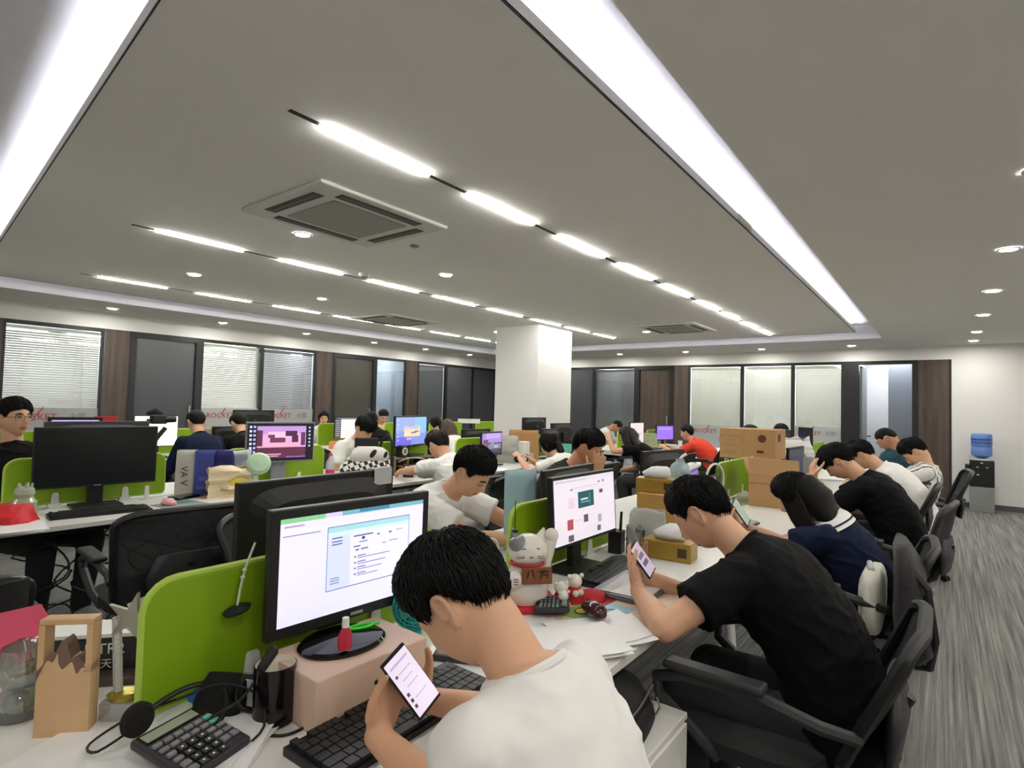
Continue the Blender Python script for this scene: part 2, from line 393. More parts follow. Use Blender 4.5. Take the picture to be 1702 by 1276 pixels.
for i, y in enumerate((3.42, 4.95, 6.54, 8.04, 9.6, 10.72)):
    downlight(.34, y, ZO, 'round downlight above the carpeted aisle at right, %s from the camera' % OR[i], 'downlights over the right aisle')
for i, (x, y) in enumerate(((.34, .3), (.34, -1.3), (1.7, 1.2), (1.7, 2.8), (1.7, 4.4), (1.7, 6.0), (1.7, 7.6), (1.7, 9.2), (1.7, -.6), (2.6, .4), (2.6, 3.4), (2.6, 6.6), (-2.2, -.9), (-4.6, -.7), (-7.0, -.5))): downlight(x, y, ZO, 'added fill downlight behind or beside the camera, outside the frame', 'added fill downlights outside the frame')  # unseen lamps added to brighten the near room and the right-hand ceiling
downlight(.34, 1.9, ZO, 'round downlight above the carpeted aisle, just outside the right edge', 'downlights over the right aisle')
for x, y, l in ((-3.68, 2.27, 'beside the nearest air conditioner grille'), (-5.83, 2.45, 'between middle and far light lines, nearest the camera'), (-3.68, 3.75, 'right of the smoke detector'),
                (-5.83, 3.88, 'left of the second air conditioner'), (-3.68, 8.21, 'beside the air conditioner behind the column'), (-5.85, 7.2, 'just left of the top of the white column')):
    downlight(x, y, ZP, 'round downlight in the ceiling panel '+l, 'downlights in the raised panel')
def aircon(x, y, label):
    t = thing('ceiling_air_conditioner', label, 'air conditioner', (x, y, ZP), 0, 'ceiling cassette air conditioners')
    gr = M('ac_plastic', '#d9d8d3', .5, var=.02); dkg = M('ac_slot', '#3a3935', .6)
    b = MB(); b.box((0, 0, -.012), (.86, .98, .024), bev=.012); fa = b.build('fascia', gr, t, smooth=False)
    b = MB(); b.box((0, 0, -.027), (.50, .56, .008), bev=.003)
    b.build('intake_grille', M('ac_grille', '#9a9994', .6, var=.05), t, smooth=False)
    for cx, cy, sx, sy in ((-.33, 0, .075, .62), (.33, 0, .075, .62), (0, -.39, .52, .075), (0, .39, .52, .075)):
        b = MB(); b.box((cx, cy, -.0245), (sx, sy, .003), bev=.001); q = .012
        b.box((cx, cy, -.027), (sx-.05 if sx < sy else sx-.03, sy-.05 if sy < sx else sy-.03, .002), mi=1); b.build('air_slot', [dkg, M('ac_louvre', '#55544f', .5)], fa, smooth=False)
aircon(-3.08, 2.22, 'square ceiling air conditioner nearest the camera, left of the first light line')
aircon(-6.35, 5.45, 'square ceiling air conditioner beside the far light line, in front of the left cove')
aircon(-3.12, 8.0, 'square ceiling air conditioner at the far end, right of the column')
p = atz(599, 456, ZP); t = thing('smoke_detector', 'small round smoke detector beside the middle light line', 'smoke detector', (p.x+.06, p.y, ZP))
b = MB(); b.lathe([(.052, 0), (.052, -.012), (.04, -.03), (.02, -.036)], 20); b.build('housing', white_p, t); b = MB(); b.lathe([(.03, -.031), (.031, -.037), (.01, -.04)], 16); b.build('sensor', grey_p, t)
p = atz(689, 408, ZP); b = MB(); b.lathe([(.035, 0), (.035, -.01), (.012, -.018)], 18); tag(b.build('ceiling_sensor', grey_p, loc=(p.x, p.y, ZP)), 'small grey round ceiling sensor beside the nearest air conditioner', 'sensor')
for side, a0, a1, s in (('L', 1.7, 2.7, 18), ('L', 4.1, 4.9, 55), ('L', 5.1, 6.0, 22), ('L', 7.3, 8.2, 30), ('L', 8.6, 9.4, 24), ('B', -6.2, -5.5, 36), ('B', -4.0, -1.5, 34), ('B', -1.0, -.3, 24)): office_lamp(side, a0, a1, s)

# ---------------------------------------------------------------- bench desks and screens
def bench(name_label, x0, x1, y0, n, L=1.2):
    t = thing('bench_desk', name_label, 'desk', ((x0+x1)/2, y0, 0), 0, 'white bench desks')
    w = x1-x0; Y = n*L
    for s in (-1, 1):
        b = MB(); b.bx(min(s*.012, s*w/2), max(s*.012, s*w/2), 0, Y, .715, .74, bev=.003)
        wt = b.build('worktop', lam, t, smooth=False)
        b = MB(); b.bx(s*w/2-.001, s*w/2+.001, .002, Y-.002, .716, .739); b.build('edge_band', edge_m, wt, smooth=False)
    b = MB(); b.bx(-.14, .14, .05, Y-.05, .60, .612); b.bx(-.14, -.13, .05, Y-.05, .612, .66); b.bx(.13, .14, .05, Y-.05, .612, .66); b.build('cable_tray', black_p, t, smooth=False)
    for k in range(n+1):
        y = min(max(k*L, .03), Y-.03)
        b = MB()
        for s in (-1, 1): b.cone((s*(w/2-.06), y, 0), (s*(w/2-.12), y, .69), .018, .024, 12)
        b.bx(-w/2+.1, w/2-.1, y-.02, y+.02, .67, .714); b.build('leg_frame', white_p, t)
    b = MB()
    for s in (-1, 1): b.bx(s*.35-.02, s*.35+.02, .1, Y-.1, .68, .715)
    b.build('beam', white_p, t, smooth=False)
    return t
A0, A1, B0, B1, C0, C1 = -1.873, -.673, -4.69, -3.49, -7.51, -6.31
bench('long white bench desk nearest the camera, seating the people along the right aisle', A0, A1, -.93, 8)
bench('long white bench desk in the middle, running up to the white column', B0, B1, -.61, 6)
bench('short white bench desk beyond the column, where the orange shirt sits', B0, B1, 7.85, 2)
bench('long white bench desk farthest left, beside the glazed left wall', C0, C1, -.61, 8)
ZD = .74
def desk_screen(x, y0, label, n_br=2, L=.8, z0=.765, z1=1.02):
    t = thing('desk_screen', label, 'desk screen', (x, y0, 0), 0, 'lime green desk screens')
    b = MB(); r = .06; pts = []
    for cx, cy, a in ((L-r, z1-r, 0), (r, z1-r, 90), (.02, z0+.02, 180), (L-.02, z0+.02, 270)):
        rr = r if a < 180 else .02
        for k in range(6): pts.append((cx+rr*math.cos(R(a+18*k)), cy+rr*math.sin(R(a+18*k))))
    mt = Mx(((0, 0, 1, -.009), (1, 0, 0, 0), (0, 1, 0, 0), (0, 0, 0, 1)))
    b.prism(pts, .018, mt); pn = b.build('panel', green_m, t, smooth=False)
    b = MB(); b.tube([(0, u, v) for u, v in pts], .0098, 6, closed=True); b.build('edge_trim', green_e, pn)
    for k in range(n_br):
        y = L*(.28 if k == 0 else .72)
        b = MB()
        for s in (-1, 1): b.prism([(-.022, 0), (.022, 0), (.015, .075), (.01, .082), (-.01, .082), (-.015, .075)], .006, Mx(((0, 0, 1, s*.014-.003), (1, 0, 0, y), (0, 1, 0, ZD), (0, 0, 0, 1))))
        b.bx(-.02, .02, y-.03, y+.03, ZD-.003, ZD+.02); b.build('bracket', white_p, t, smooth=False)
    return t
XA, XB, XC = -1.273, -4.09, -6.91
LA = ['behind the nearest lit monitor, with a black disc hanging on it', 'behind the white cat figurine', 'beside the cardboard tissue boxes, behind the second lit monitor', 'behind the open cardboard box and ring fan', 'under the big brown carton', 'far down the nearest bench, before the tall dark monitors', 'at the far end of the nearest bench']
for i, l in enumerate(LA): desk_screen(XA, .47+1.2*i, 'lime green desk screen '+l)
LB = ['behind the big switched-off monitor at left', 'behind the monitor showing a pink wallpaper', 'behind the monitor showing a blue wallpaper', 'in front of the monitor with the purple snowy picture', 'behind the brown paper bag on the middle bench']
for i, l in enumerate(LB): desk_screen(XB, .79+1.2*i, 'lime green desk screen '+l)
desk_screen(XB, 8.1, 'lime green desk screen beside the long-haired woman, before the dark wood door'); desk_screen(XB, 9.2, 'lime green desk screen behind the small purple monitor')
LC = ['on the left bench, behind the man with glasses', 'on the left bench, beside the dark-haired person in navy', 'on the left bench beside the woman by the brown panel', 'on the left bench behind the man in the yellow shirt', 'on the left bench behind the two women', 'on the left bench, first left of the column', 'on the left bench, hidden most by the column']
for i, y in enumerate((.9, 2.2, 4.62, 5.8, 6.75, 7.95, 9.0)): desk_screen(XC, y, 'lime green desk screen '+LC[i], z1=1.06 if i > 1 else 1.02)

# ---------------------------------------------------------------- monitors
SC = {}
def sc(col, s=None):
    k = 'screen_'+col.lstrip('#')
    if k not in SC: SC[k] = glow(k, col, (s or E_SCREEN))
    return SC[k]
def monitor(label, x, y, rz, w, z0, z1, zb=ZD, rects=(), base='flat', casing=None, grp='desktop monitors', neck_d=.045, tilt=0, bez=.018, logo=None, name='monitor', boff=(0, 0)):
    cs = casing or black_p
    t = thing(name, label, 'monitor', (x, y, zb), rz, grp)
    h = z1-z0; za, zz = z0-zb, z1-zb; zc = (za+zz)/2
    T = Mx.Translation((0, 0, zc)) @ Mx.Rotation(-R(tilt), 4, 'Y') @ Mx.Translation((0, 0, -zc))
    b = MB(); b.box((-.012, 0, zc), (.024, w, h), bev=.004)
    b.loft([((-.022, 0, zc), (0, 1, 0), (0, 0, 1), w*.47, h*.46), ((-.04, 0, zc-.01), (0, 1, 0), (0, 0, 1), w*.36, h*.34)], 24, e=5)
    bmesh.ops.transform(b.bm, matrix=T, verts=b.bm.verts); cg = b.build('casing', cs, t, smooth=False)
    mats = [sc('#06070a', .001) if not rects else sc(rects[0])]
    b = MB(); W, H = w-2*bez, h-2*bez
    off_m = M('screen_off', '#15171a', .25, var=0)
    zof = za+bez*1.2
    def q(u0, v0, u1, v1, mi, d):
        b.quad([(d, -W/2+u0*W, zof+v0*H*.98), (d, -W/2+u1*W, zof+v0*H*.98), (d, -W/2+u1*W, zof+v1*H*.98), (d, -W/2+u0*W, zof+v1*H*.98)], mi)
    if rects:
        q(0, 0, 1, 1, 0, .0004)
        idx = {rects[0]: 0}
        for i, (u0, v0, u1, v1, c) in enumerate(rects[1:]):
            if c not in idx: idx[c] = len(mats); mats.append(sc(c))
            q(u0, v0, u1, v1, idx[c], .0006+.00008*i)
    else:
        mats = [off_m]; q(0, 0, 1, 1, 0, .0004)
    bmesh.ops.transform(b.bm, matrix=T, verts=b.bm.verts); b.build('screen', mats, cg, smooth=False)
    b = MB(); b.box((-.055, boff[1]*.6, (zc)/2+.01), (.03, neck_d*1.6, zc+.02), (0, -.0*boff[0], 0), bev=.006); b.build('stand_neck', cs, t, smooth=False)
    b = MB()
    if base == 'oval': b.lathe([(.001, 0), (.135, 0), (.14, .006), (.13, .012), (.03, .018), (.001, .019)], 40, mtx=Mx.Translation((boff[0], boff[1], 0)) @ Mx.Diagonal((.58, .74, 1, 1)))
    else: b.box((-.02, 0, .007), (.19, .24, .014), bev=.005)
    b.build('stand_base', black_g if base == 'oval' else cs, t, smooth=(base == 'oval'))
    b = MB(); b.box((.0015, 0, za+bez*.55), (.002, .035, .007)); b.build('badge', steel, cg, smooth=False)
    return t
# ---------------------------------------------------------------- office chairs
mesh_m = M('chair_mesh', '#2b2c2f', .8, var=.2, vs=400, bump=.3, alpha=.8)
fab_m = M('seat_fabric', '#1e1f21', .9, var=.15, vs=200)
arm_m = M('armrest_plastic', '#2a2b2d', .5, var=.05)
def rr_loop(w, h, r, n=6):
    pts = []
    for cx, cy, a in ((w/2-r, h/2-r, 0), (-w/2+r, h/2-r, 90), (-w/2+r, -h/2+r, 180), (w/2-r, -h/2+r, 270)):
        for k in range(n+1): pts.append((cx+r*math.cos(R(a+90*k/n)), cy+r*math.sin(R(a+90*k/n))))
    return pts
def back_curve(v, top, rec):       # v 0..1 up the back: (y, z)
    z = .50+(top-.50)*v
    return -.245-.06*math.sin(v*3.0)*.4-math.tan(R(rec))*(z-.5)-.02*v*v, z
def chair(label, loc, rz, top=.93, rec=8, w=.46, headrest=False, solid=False):
    # the sitter looks along +y
    t = thing('office_chair', label, 'office chair', loc, rz, 'black swivel office chairs')
    b = MB(); b.loft([((0, .02, .435), (1, 0, 0), (0, 1, 0), .225, .225), ((0, .02, .45), (1, 0, 0), (0, 1, 0), .245, .245), ((0, .02, .485), (1, 0, 0), (0, 1, 0), .24, .24), ((0, .015, .50), (1, 0, 0), (0, 1, 0), .19, .19)], 32, e=4); b.build('seat', fab_m, t, ang=60)
    pts = []
    for x, v in rr_loop(w, 1, .12, 6):
        vv = (v+.5)
        y, z = back_curve(vv, top, rec); pts.append(V((x*(.9+.1*min(1, vv*2)), y-.03*(1-(2*x/w)**2), z)))
    b = MB(); b.tube(pts, .017, 8, closed=True); b.build('back_frame', black_p, t)
    b = MB(); NX, NZ = 10, 14; g = []
    for j in range(NZ+1):
        vv = .02+.96*j/NZ; y, z = back_curve(vv, top, rec); row = []
        for i in range(NX+1):
            u = -1+2*i/NX; x = u*w/2*.97; row.append((x*(.9+.1*min(1, vv*2)), y-.03*(1-u*u), z))
        g.append(row)
    vsf = [[b.bm.verts.new(p) for p in r] for r in g]; th = .03 if solid else .006
    vsb = [[b.bm.verts.new((p[0], p[1]-th, p[2])) for p in r] for r in g]
    for j in range(NZ):
        for i in range(NX):
            b.bm.faces.new((vsf[j][i], vsf[j][i+1], vsf[j+1][i+1], vsf[j+1][i])); b.bm.faces.new((vsb[j][i], vsb[j+1][i], vsb[j+1][i+1], vsb[j][i+1]))
    for a, c in ((0, 1),):
        for j in range(NZ):
            for i in (0, NX): b.bm.faces.new((vsf[j][i], vsf[j+1][i], vsb[j+1][i], vsb[j][i]))
        for i in range(NX):
            for j in (0, NZ): b.bm.faces.new((vsf[j][i], vsf[j][i+1], vsb[j][i+1], vsb[j][i]))
    b.build('backrest', fab_m if solid else mesh_m, t, ang=80)
    b = MB(); y1, z1 = back_curve(.45, top, rec); y0, z0 = back_curve(0, top, rec)
    b.tube([(0, -.05, .42), (0, -.2, .42), (0, y0-.045, z0-.02), (0, y1-.06, z1)], [.03, .03, .026, .02], 10)
    b.build('back_spine', black_p, t)
    yl, zl = back_curve(.32, top, rec)
    b = MB(); b.loft([((0, yl-.05, zl-.1), (1, 0, 0), (0, 1, 0), .14, .02), ((0, yl-.06, zl), (1, 0, 0), (0, 1, 0), .17, .028), ((0, yl-.055, zl+.09), (1, 0, 0), (0, 1, 0), .13, .02)], 20); b.build('lumbar_pad', arm_m, t, ang=80)
    for s in (-1, 1):
        yb, zb = back_curve(.3, top, rec)
        pts = [(s*w*.49, yb, zb), (s*.265, yb+.08, zb+.02), (s*.275, -.05, .665), (s*.275, .12, .655), (s*.275, .19, .63), (s*.27, .185, .58), (s*.26, .08, .50), (s*.23, .03, .44)]
        b = MB(); b.tube(pts, [.016, .018, .018, .018, .018, .018, .017, .016], 8); af = b.build('arm_frame', arm_m, t)
        b = MB(); b.box((s*.275, .03, .682), (.062, .27, .024), bev=.01); b.build('armrest', arm_m, af, smooth=False)
    b = MB(); b.cone((0, 0, .1), (0, 0, .27), .025, .025, 14); b.cone((0, 0, .27), (0, 0, .44), .016, .016, 12, mi=1); b.box((0, 0, .428), (.2, .24, .02)); b.build('gas_lift', [black_p, chrome], t)
    for k in range(5):
        a = R(72*k+20); c, s = math.cos(a), math.sin(a)
        b = MB(); b.tube([(0.02*c, .02*s, .115), (.15*c, .15*s, .112), (.25*c, .25*s, .09), (.31*c, .31*s, .068)], [.024, .02, .017, .014], 10); sp = b.build('base_spoke', chrome, t)
        b = MB()
        for o in (-.016, .016):
            p = V((.31*c-s*o, .31*s+c*o, .027)); b.cone(p-V((-s, c, 0))*.009, p+V((-s, c, 0))*.009, .027, .027, 16)
        b.cone((.31*c, .31*s, .03), (.31*c, .31*s, .07), .009, .009, 8); b.build('caster', black_p, sp)
    if headrest:
        y, z = back_curve(1, top, rec)
        b = MB(); b.box((0, y-.02, z+.1), (.26, .05, .14), bev=.02); b.build('headrest', fab_m, t, smooth=False)
    return t
def hd(deg): return R(deg-90)
ch = chair('black mesh office chair under the man in the black tee at the near bench', (-.47, 1.86, 0), hd(180), top=.86, rec=21)
for x, y, d, l in ((-.46, 2.98, 183, 'black mesh office chair with a dark bag over its back, under the woman in navy'),
                   (-.46, 5.55, 178, 'black mesh office chair behind the man in the white tee, far along the near bench'),
                   (-.36, .60, 172, 'black mesh office chair under the near man in the white tee'),
                   (-2.2, 2.05, 5, 'black mesh office chair under the man in white facing the camera'), (-2.2, 3.22, 0, 'black mesh office chair under the man holding his face'),
                   (-2.98, 3.45, 178, 'black mesh office chair under the person slumped in white at the middle bench'), (-2.95, 4.9, 180, 'black mesh office chair under the ponytailed woman in white'),
                   (-2.85, 6.75, 185, 'black mesh office chair under the long-haired woman in black'), (-2.78, 8.45, 180, 'black mesh office chair under the man in orange'),
                   (-5.1, .95, 15, 'black mesh office chair under the man with glasses at left'), (-4.95, 3.5, 0, 'black mesh office chair under the man hidden by the checkered bag'),
                   (-5.85, 2.75, 180, 'black mesh office chair under the person in the navy jacket')):
    dup(ch, (x, y, 0), hd(d), l)
chair('empty black office chair with tall curved back beside the aisle, seen edge-on', (-.34, 4.12, 0), hd(172), top=.90, rec=13, w=.48)
chair('black office chair tipped far back under the man in the striped shirt', (-.27, 6.25, 0), hd(186), top=.93, rec=20)
chair('empty black mesh office chair pushed under the switched-off monitor desk', (-2.98, 1.17, 0), hd(176), top=.90, rec=6, w=.56)
chair('black upholstered chair back at the left edge of the nearest bench', (-2.46, .27, 0), hd(180), top=.86, rec=4, w=.44, solid=True)
# ---------------------------------------------------------------- people
skin_m = M('skin', '#d3a586', .5, var=.05, vs=40, sub=.12); skin_d = M('skin_tan', '#bf8b6c', .5, var=.05, vs=40, sub=.12)
lip_m = M('lips', '#a8665a', .5); eyew = M('eye_white', '#dcd6cf', .3, var=0); iris_m = M('iris', '#120c0a', .2, var=0)
hair_b = M('black_hair', '#0a0909', .6, var=.35, vs=120, spec=.22); hair_br = M('brown_hair', '#1c1210', .5, var=.3, vs=120, spec=.35)
def sstep(a, b, x):
    t = np.clip((x-a)/(b-a), 0, 1); return t*t*(3-2*t)
def head_pts(D, face=True):
    x, y, z = D[:, 0].copy(), D[:, 1].copy(), D[:, 2].copy()
    X, Y, Z = x*.073, y*.093, z*.113
    t = sstep(.15, -1, z)
    X *= 1-.26*t
    Y = np.where(y < 0, Y*(1-.45*sstep(0, -1, z)), Y*(1-.04*t))
    X *= np.where(np.abs(x) > .5, 1.0, 1.0)
    if face:
        fr = sstep(.25, .6, y)
        g = lambda cx, cz, sx, sz: np.exp(-((np.abs(X)-cx)/sx)**2-((Z-cz)/sz)**2)
        d = .019*g(0, -.022, .0095, .012)+.009*g(0, -.002, .008, .02)+.004*g(.011, -.028, .007, .007)
        d += -.008*g(.031, .008, .014, .011)+.004*g(.026, .026, .02, .008)+.003*g(.042, -.018, .016, .014)
        d += .006*g(0, -.052, .017, .006)+.005*g(0, -.063, .014, .005)-.002*g(0, -.0575, .02, .0018)+.007*g(0, -.09, .018, .012)
        Y = Y+d*fr
    return np.stack([X, Y, Z], 1)
def dirs(n, m):
    out = []
    for j in range(m+1):
        th = math.pi*j/m
        for i in range(n): a = 2*math.pi*i/n; out.append((math.sin(th)*math.cos(a), math.sin(th)*math.sin(a), math.cos(th)))
    return np.array(out)
def grid_faces(b, P, n, m, mi=0):
    vs = [b.bm.verts.new(p) for p in P]
    for j in range(m):
        for i in range(n):
            q = [vs[j*n+i], vs[(j+1)*n+i], vs[(j+1)*n+(i+1) % n], vs[j*n+(i+1) % n]]
            f = b.bm.faces.new(q); f.material_index = mi
    return vs
HL = {'short': [(0, .5), (40, .42), (58, .34), (70, .05), (78, .12), (88, .30), (100, .28), (112, .0), (130, -.32), (180, -.44)],
      'buzz': [(0, .52), (40, .45), (58, .38), (70, .12), (78, .2), (88, .34), (100, .3), (112, .05), (130, -.25), (180, -.36)],
      'fringe': [(0, .24), (40, .22), (58, .18), (70, .0), (78, .08), (88, .27), (100, .25), (112, -.05), (130, -.36), (180, -.48)],
      'long': [(0, .45), (35, .38), (55, .1), (75, -.5), (110, -.8), (180, -.9)]}
def hairfield(D, style):
    az = np.degrees(np.arctan2(np.abs(D[:, 0]), D[:, 1]))
    k = HL['long' if style in ('long', 'ponytail', 'bun') else style]
    line = np.interp(az, [a for a, _ in k], [z for _, z in k])
    m = sstep(-.02, .10, D[:, 2]-line)
    up = sstep(-.3, .75, D[:, 2])
    fade = sstep(60, 110, az)*(1-sstep(-.25, .35, D[:, 2]))
    if style == 'buzz': t = .005+.010*up
    elif style == 'short': t = .006+.026*up
    elif style == 'fringe': t = .010+.026*up
    else: t = .014+.014*up
    if style in ('short', 'fringe', 'buzz'): t = t*(1-.55*fade)
    return m, t*(.35+.65*sstep(0, .45, D[:, 2]-line))
def hair_obj(style, mat, parent, T, near, seed=0, vol=1.0, np_=None, sp_=None):
    n, m = (64, 48) if near else (32, 22)
    D = dirs(n, m); P = head_pts(D, False); mk, t = hairfield(D, style)
    if near:
        nz = np.array([noise.noise(V(d)*5+V((seed, 0, 0)))*.5+noise.noise(V((d[0]*22, d[1]*22, d[2]*9))+V((seed, 0, 0)))*.35 for d in D])
        t = t*(1+.35*nz)
    N = D*np.array([1, .9, .85]); N /= np.linalg.norm(N, axis=1)[:, None]
    Q = P+N*np.where(mk > .02, t*mk*vol+(mk-1)*.012, -.014)[:, None]
    b = MB(); grid_faces(b, [T @ V(q) for q in Q], n, m)
    if near:
        rnd = random.Random(seed+1); cnt = 0; want = near if isinstance(near, int) and near > 1 else 900
        comb = V((.15, .25, -1)) if style != 'fringe' else V((.1, .6, -1))
        for _ in range(want*3):
            if cnt >= want: break
            d = V((rnd.gauss(0, 1), rnd.gauss(0, 1), rnd.gauss(.25, 1))).normalized()
            pts = []; L = rnd.uniform(.022, .05)*(1.0 if style in ('short', 'fringe') else .5 if style == 'buzz' else 2.2)
            side = V((rnd.uniform(-.35, .35), rnd.uniform(-.35, .35), 0))
            ok = True
            crown = V((.12, -.45, .88)); fl = (d-crown); fl = fl-d*fl.dot(d)
            flow = (fl.normalized() if fl.length > .05 else V((1, 0, 0)))*.8+comb*.35+side; flow = flow-d*flow.dot(d); flow.normalize()
            for s in range(4):
                dd = (d+flow*(L*s/3/.1)).normalized(); A = np.array([[dd.x, dd.y, dd.z]])
                mk1, t1 = hairfield(A, style)
                if mk1[0] < (.4 if s == 0 else .02): ok = False; break
                p = head_pts(A, False)[0]; nn = V((dd.x, dd.y*.9, dd.z*.85)).normalized()
                pts.append(T @ (V(p)+nn*(t1[0]*mk1[0]*vol+.0015+.006*math.sin(s/3*2.6)*rnd.uniform(.1, 1.3))))
            if not ok: continue
            b.tube(pts, [.0022, .0024, .0017, .0004], 3, cap=False); cnt += 1
    if style == 'long':
        nk = np_ or T @ V((0, -.03, -.12)); X_, Y_ = V((1, 0, 0)), V((0, 1, 0)); M3 = T.to_3x3().normalized()
        dn = (sp_ or V((0, -.3, -1))).normalized(); c0, c1 = T @ V((0, .0, .078)), T @ V((0, -.05, .02)); bk = X_.cross(dn); bk = bk if bk.y < 0 else -bk
        path = [(c0, .062, .06), (c1, .088, .082), (c1.lerp(nk, .5)+bk*.03, .10, .078), (nk+bk*.035+dn*-.02, .108, .058), (nk+bk*.052+dn*.07, .118, .04), (nk+bk*.06+dn*.16, .112, .03), (nk+bk*.062+dn*.24, .09, .014)]
        secs = []
        for i, (c, rx, ry) in enumerate(path):
            tg = (path[min(i+1, len(path)-1)][0]-path[max(i-1, 0)][0]).normalized(); secs.append((c, X_, X_.cross(tg), rx, ry))
        b.loft(secs, 36, e=2)
        for s in (-1, 1):
            for k in range(6):
                q = T @ V((s*(.066+.003*k), .05-.016*k, .025)); e_ = nk+V((s*(.10+.008*k), .05-.02*k, -.10-.01*k))
                b.tube([T @ V((s*.05, .04-.012*k, .085)), q, q.lerp(e_, .4)+V((s*.008, 0, -.01)), e_.lerp(q, .15), e_+V((0, 0, -.07))], [.012, .014, .012, .010, .002], 7)
    if style == 'ponytail':
        b.tube([T @ V((0, -.09, .02)), T @ V((0, -.13, -.01)), T @ V((0, -.135, -.09)), T @ V((0, -.115, -.18)), T @ V((0, -.10, -.27))], [.02, .034, .04, .034, .008], 12)
    if style == 'bun': b.ball(T @ V((0, -.07, .1)), .04)
    return b.build('hair', mat, parent, ang=180)
def remeshed(b, name, mats, parent, vox, smooth_it, fn=None, fac=.5):
    me = b.mesh(name+'_src', mats); o = bpy.data.objects.new(name+'_src', me); C.objects.link(o)
    md = o.modifiers.new('r', 'REMESH'); md.mode = 'VOXEL'; md.voxel_size = vox; md.adaptivity = 0
    if smooth_it: sm = o.modifiers.new('s', 'SMOOTH'); sm.factor = fac; sm.iterations = smooth_it
    bpy.context.view_layer.update()
    r = bpy.data.meshes.new_from_object(o.evaluated_get(bpy.context.evaluated_depsgraph_get()))
    bpy.data.objects.remove(o); bpy.data.meshes.remove(me); r.name = name
    r.materials.clear()
    for x in (mats if isinstance(mats, (list, tuple)) else [mats]): r.materials.append(x)
    r.polygons.foreach_set('use_smooth', [True]*len(r.polygons))
    if fn:
        r.update()
        nr = [v.normal.copy() for v in r.vertices]
        for v, n in zip(r.vertices, nr): v.co += n*fn(v.co)
    r.update()
    q = bpy.data.objects.new(name, r); C.objects.link(q); q.parent = parent
    return q
def hand(b, W, dirv, palm, curl=.5, thumb_side=1, sc=1.0, spread=.06):
    """wrist point, pointing direction, palm-facing normal; five separate fingers"""
    f = V(dirv).normalized(); n = V(palm); n = (n-f*n.dot(f)).normalized(); s = f.cross(n)*thumb_side
    W = V(W)
    b.loft([(W-f*.01, s, n, .026*sc, .019*sc), (W+f*.03*sc, s, n, .036*sc, .018*sc), (W+f*.07*sc, s, n, .042*sc, .015*sc), (W+f*.09*sc, s, n, .039*sc, .011*sc)], 14)
    for i, (o, l) in enumerate(((.031, .070), (.0105, .078), (-.0105, .073), (-.030, .058))):
        p = W+f*(.086-.004*abs(i-1))*sc+s*o*sc; a = 0; d = (f+s*(o/.03)*spread).normalized()
        for k, (q, r0, r1) in enumerate(((.45, .0095, .0088), (.32, .0088, .008), (.23, .008, .0068))):
            a += curl*(.75+.1*i)*(1.0 if k else .8); dd = (d*math.cos(a)+n*math.sin(a)).normalized(); e = p+dd*l*q*sc
            b.cap(p, e, r0*sc, r1*sc, 10); p = e
    p = W+f*.025*sc+s*.032*sc; d = (f*.65+s*.6+n*.35).normalized()
    for l, r0, r1 in ((.042, .0135, .011), (.032, .0105, .0095), (.026, .0095, .0075)):
        e = p+d*l*sc; b.cap(p, e, r0*sc, r1*sc, 10); p = e; d = (d+f*.25-s*.22+n*.15).normalized()
def ik(a, c, l1, l2, pole):
    d = c-a; D = min(d.length, (l1+l2)*.999); u = d.normalized(); c = a+u*D
    x = (l1*l1-l2*l2+D*D)/(2*D); h = math.sqrt(max(0, l1*l1-x*x)); p = V(pole)-u*V(pole).dot(u); p.normalize()
    return a+u*x+p*h, c
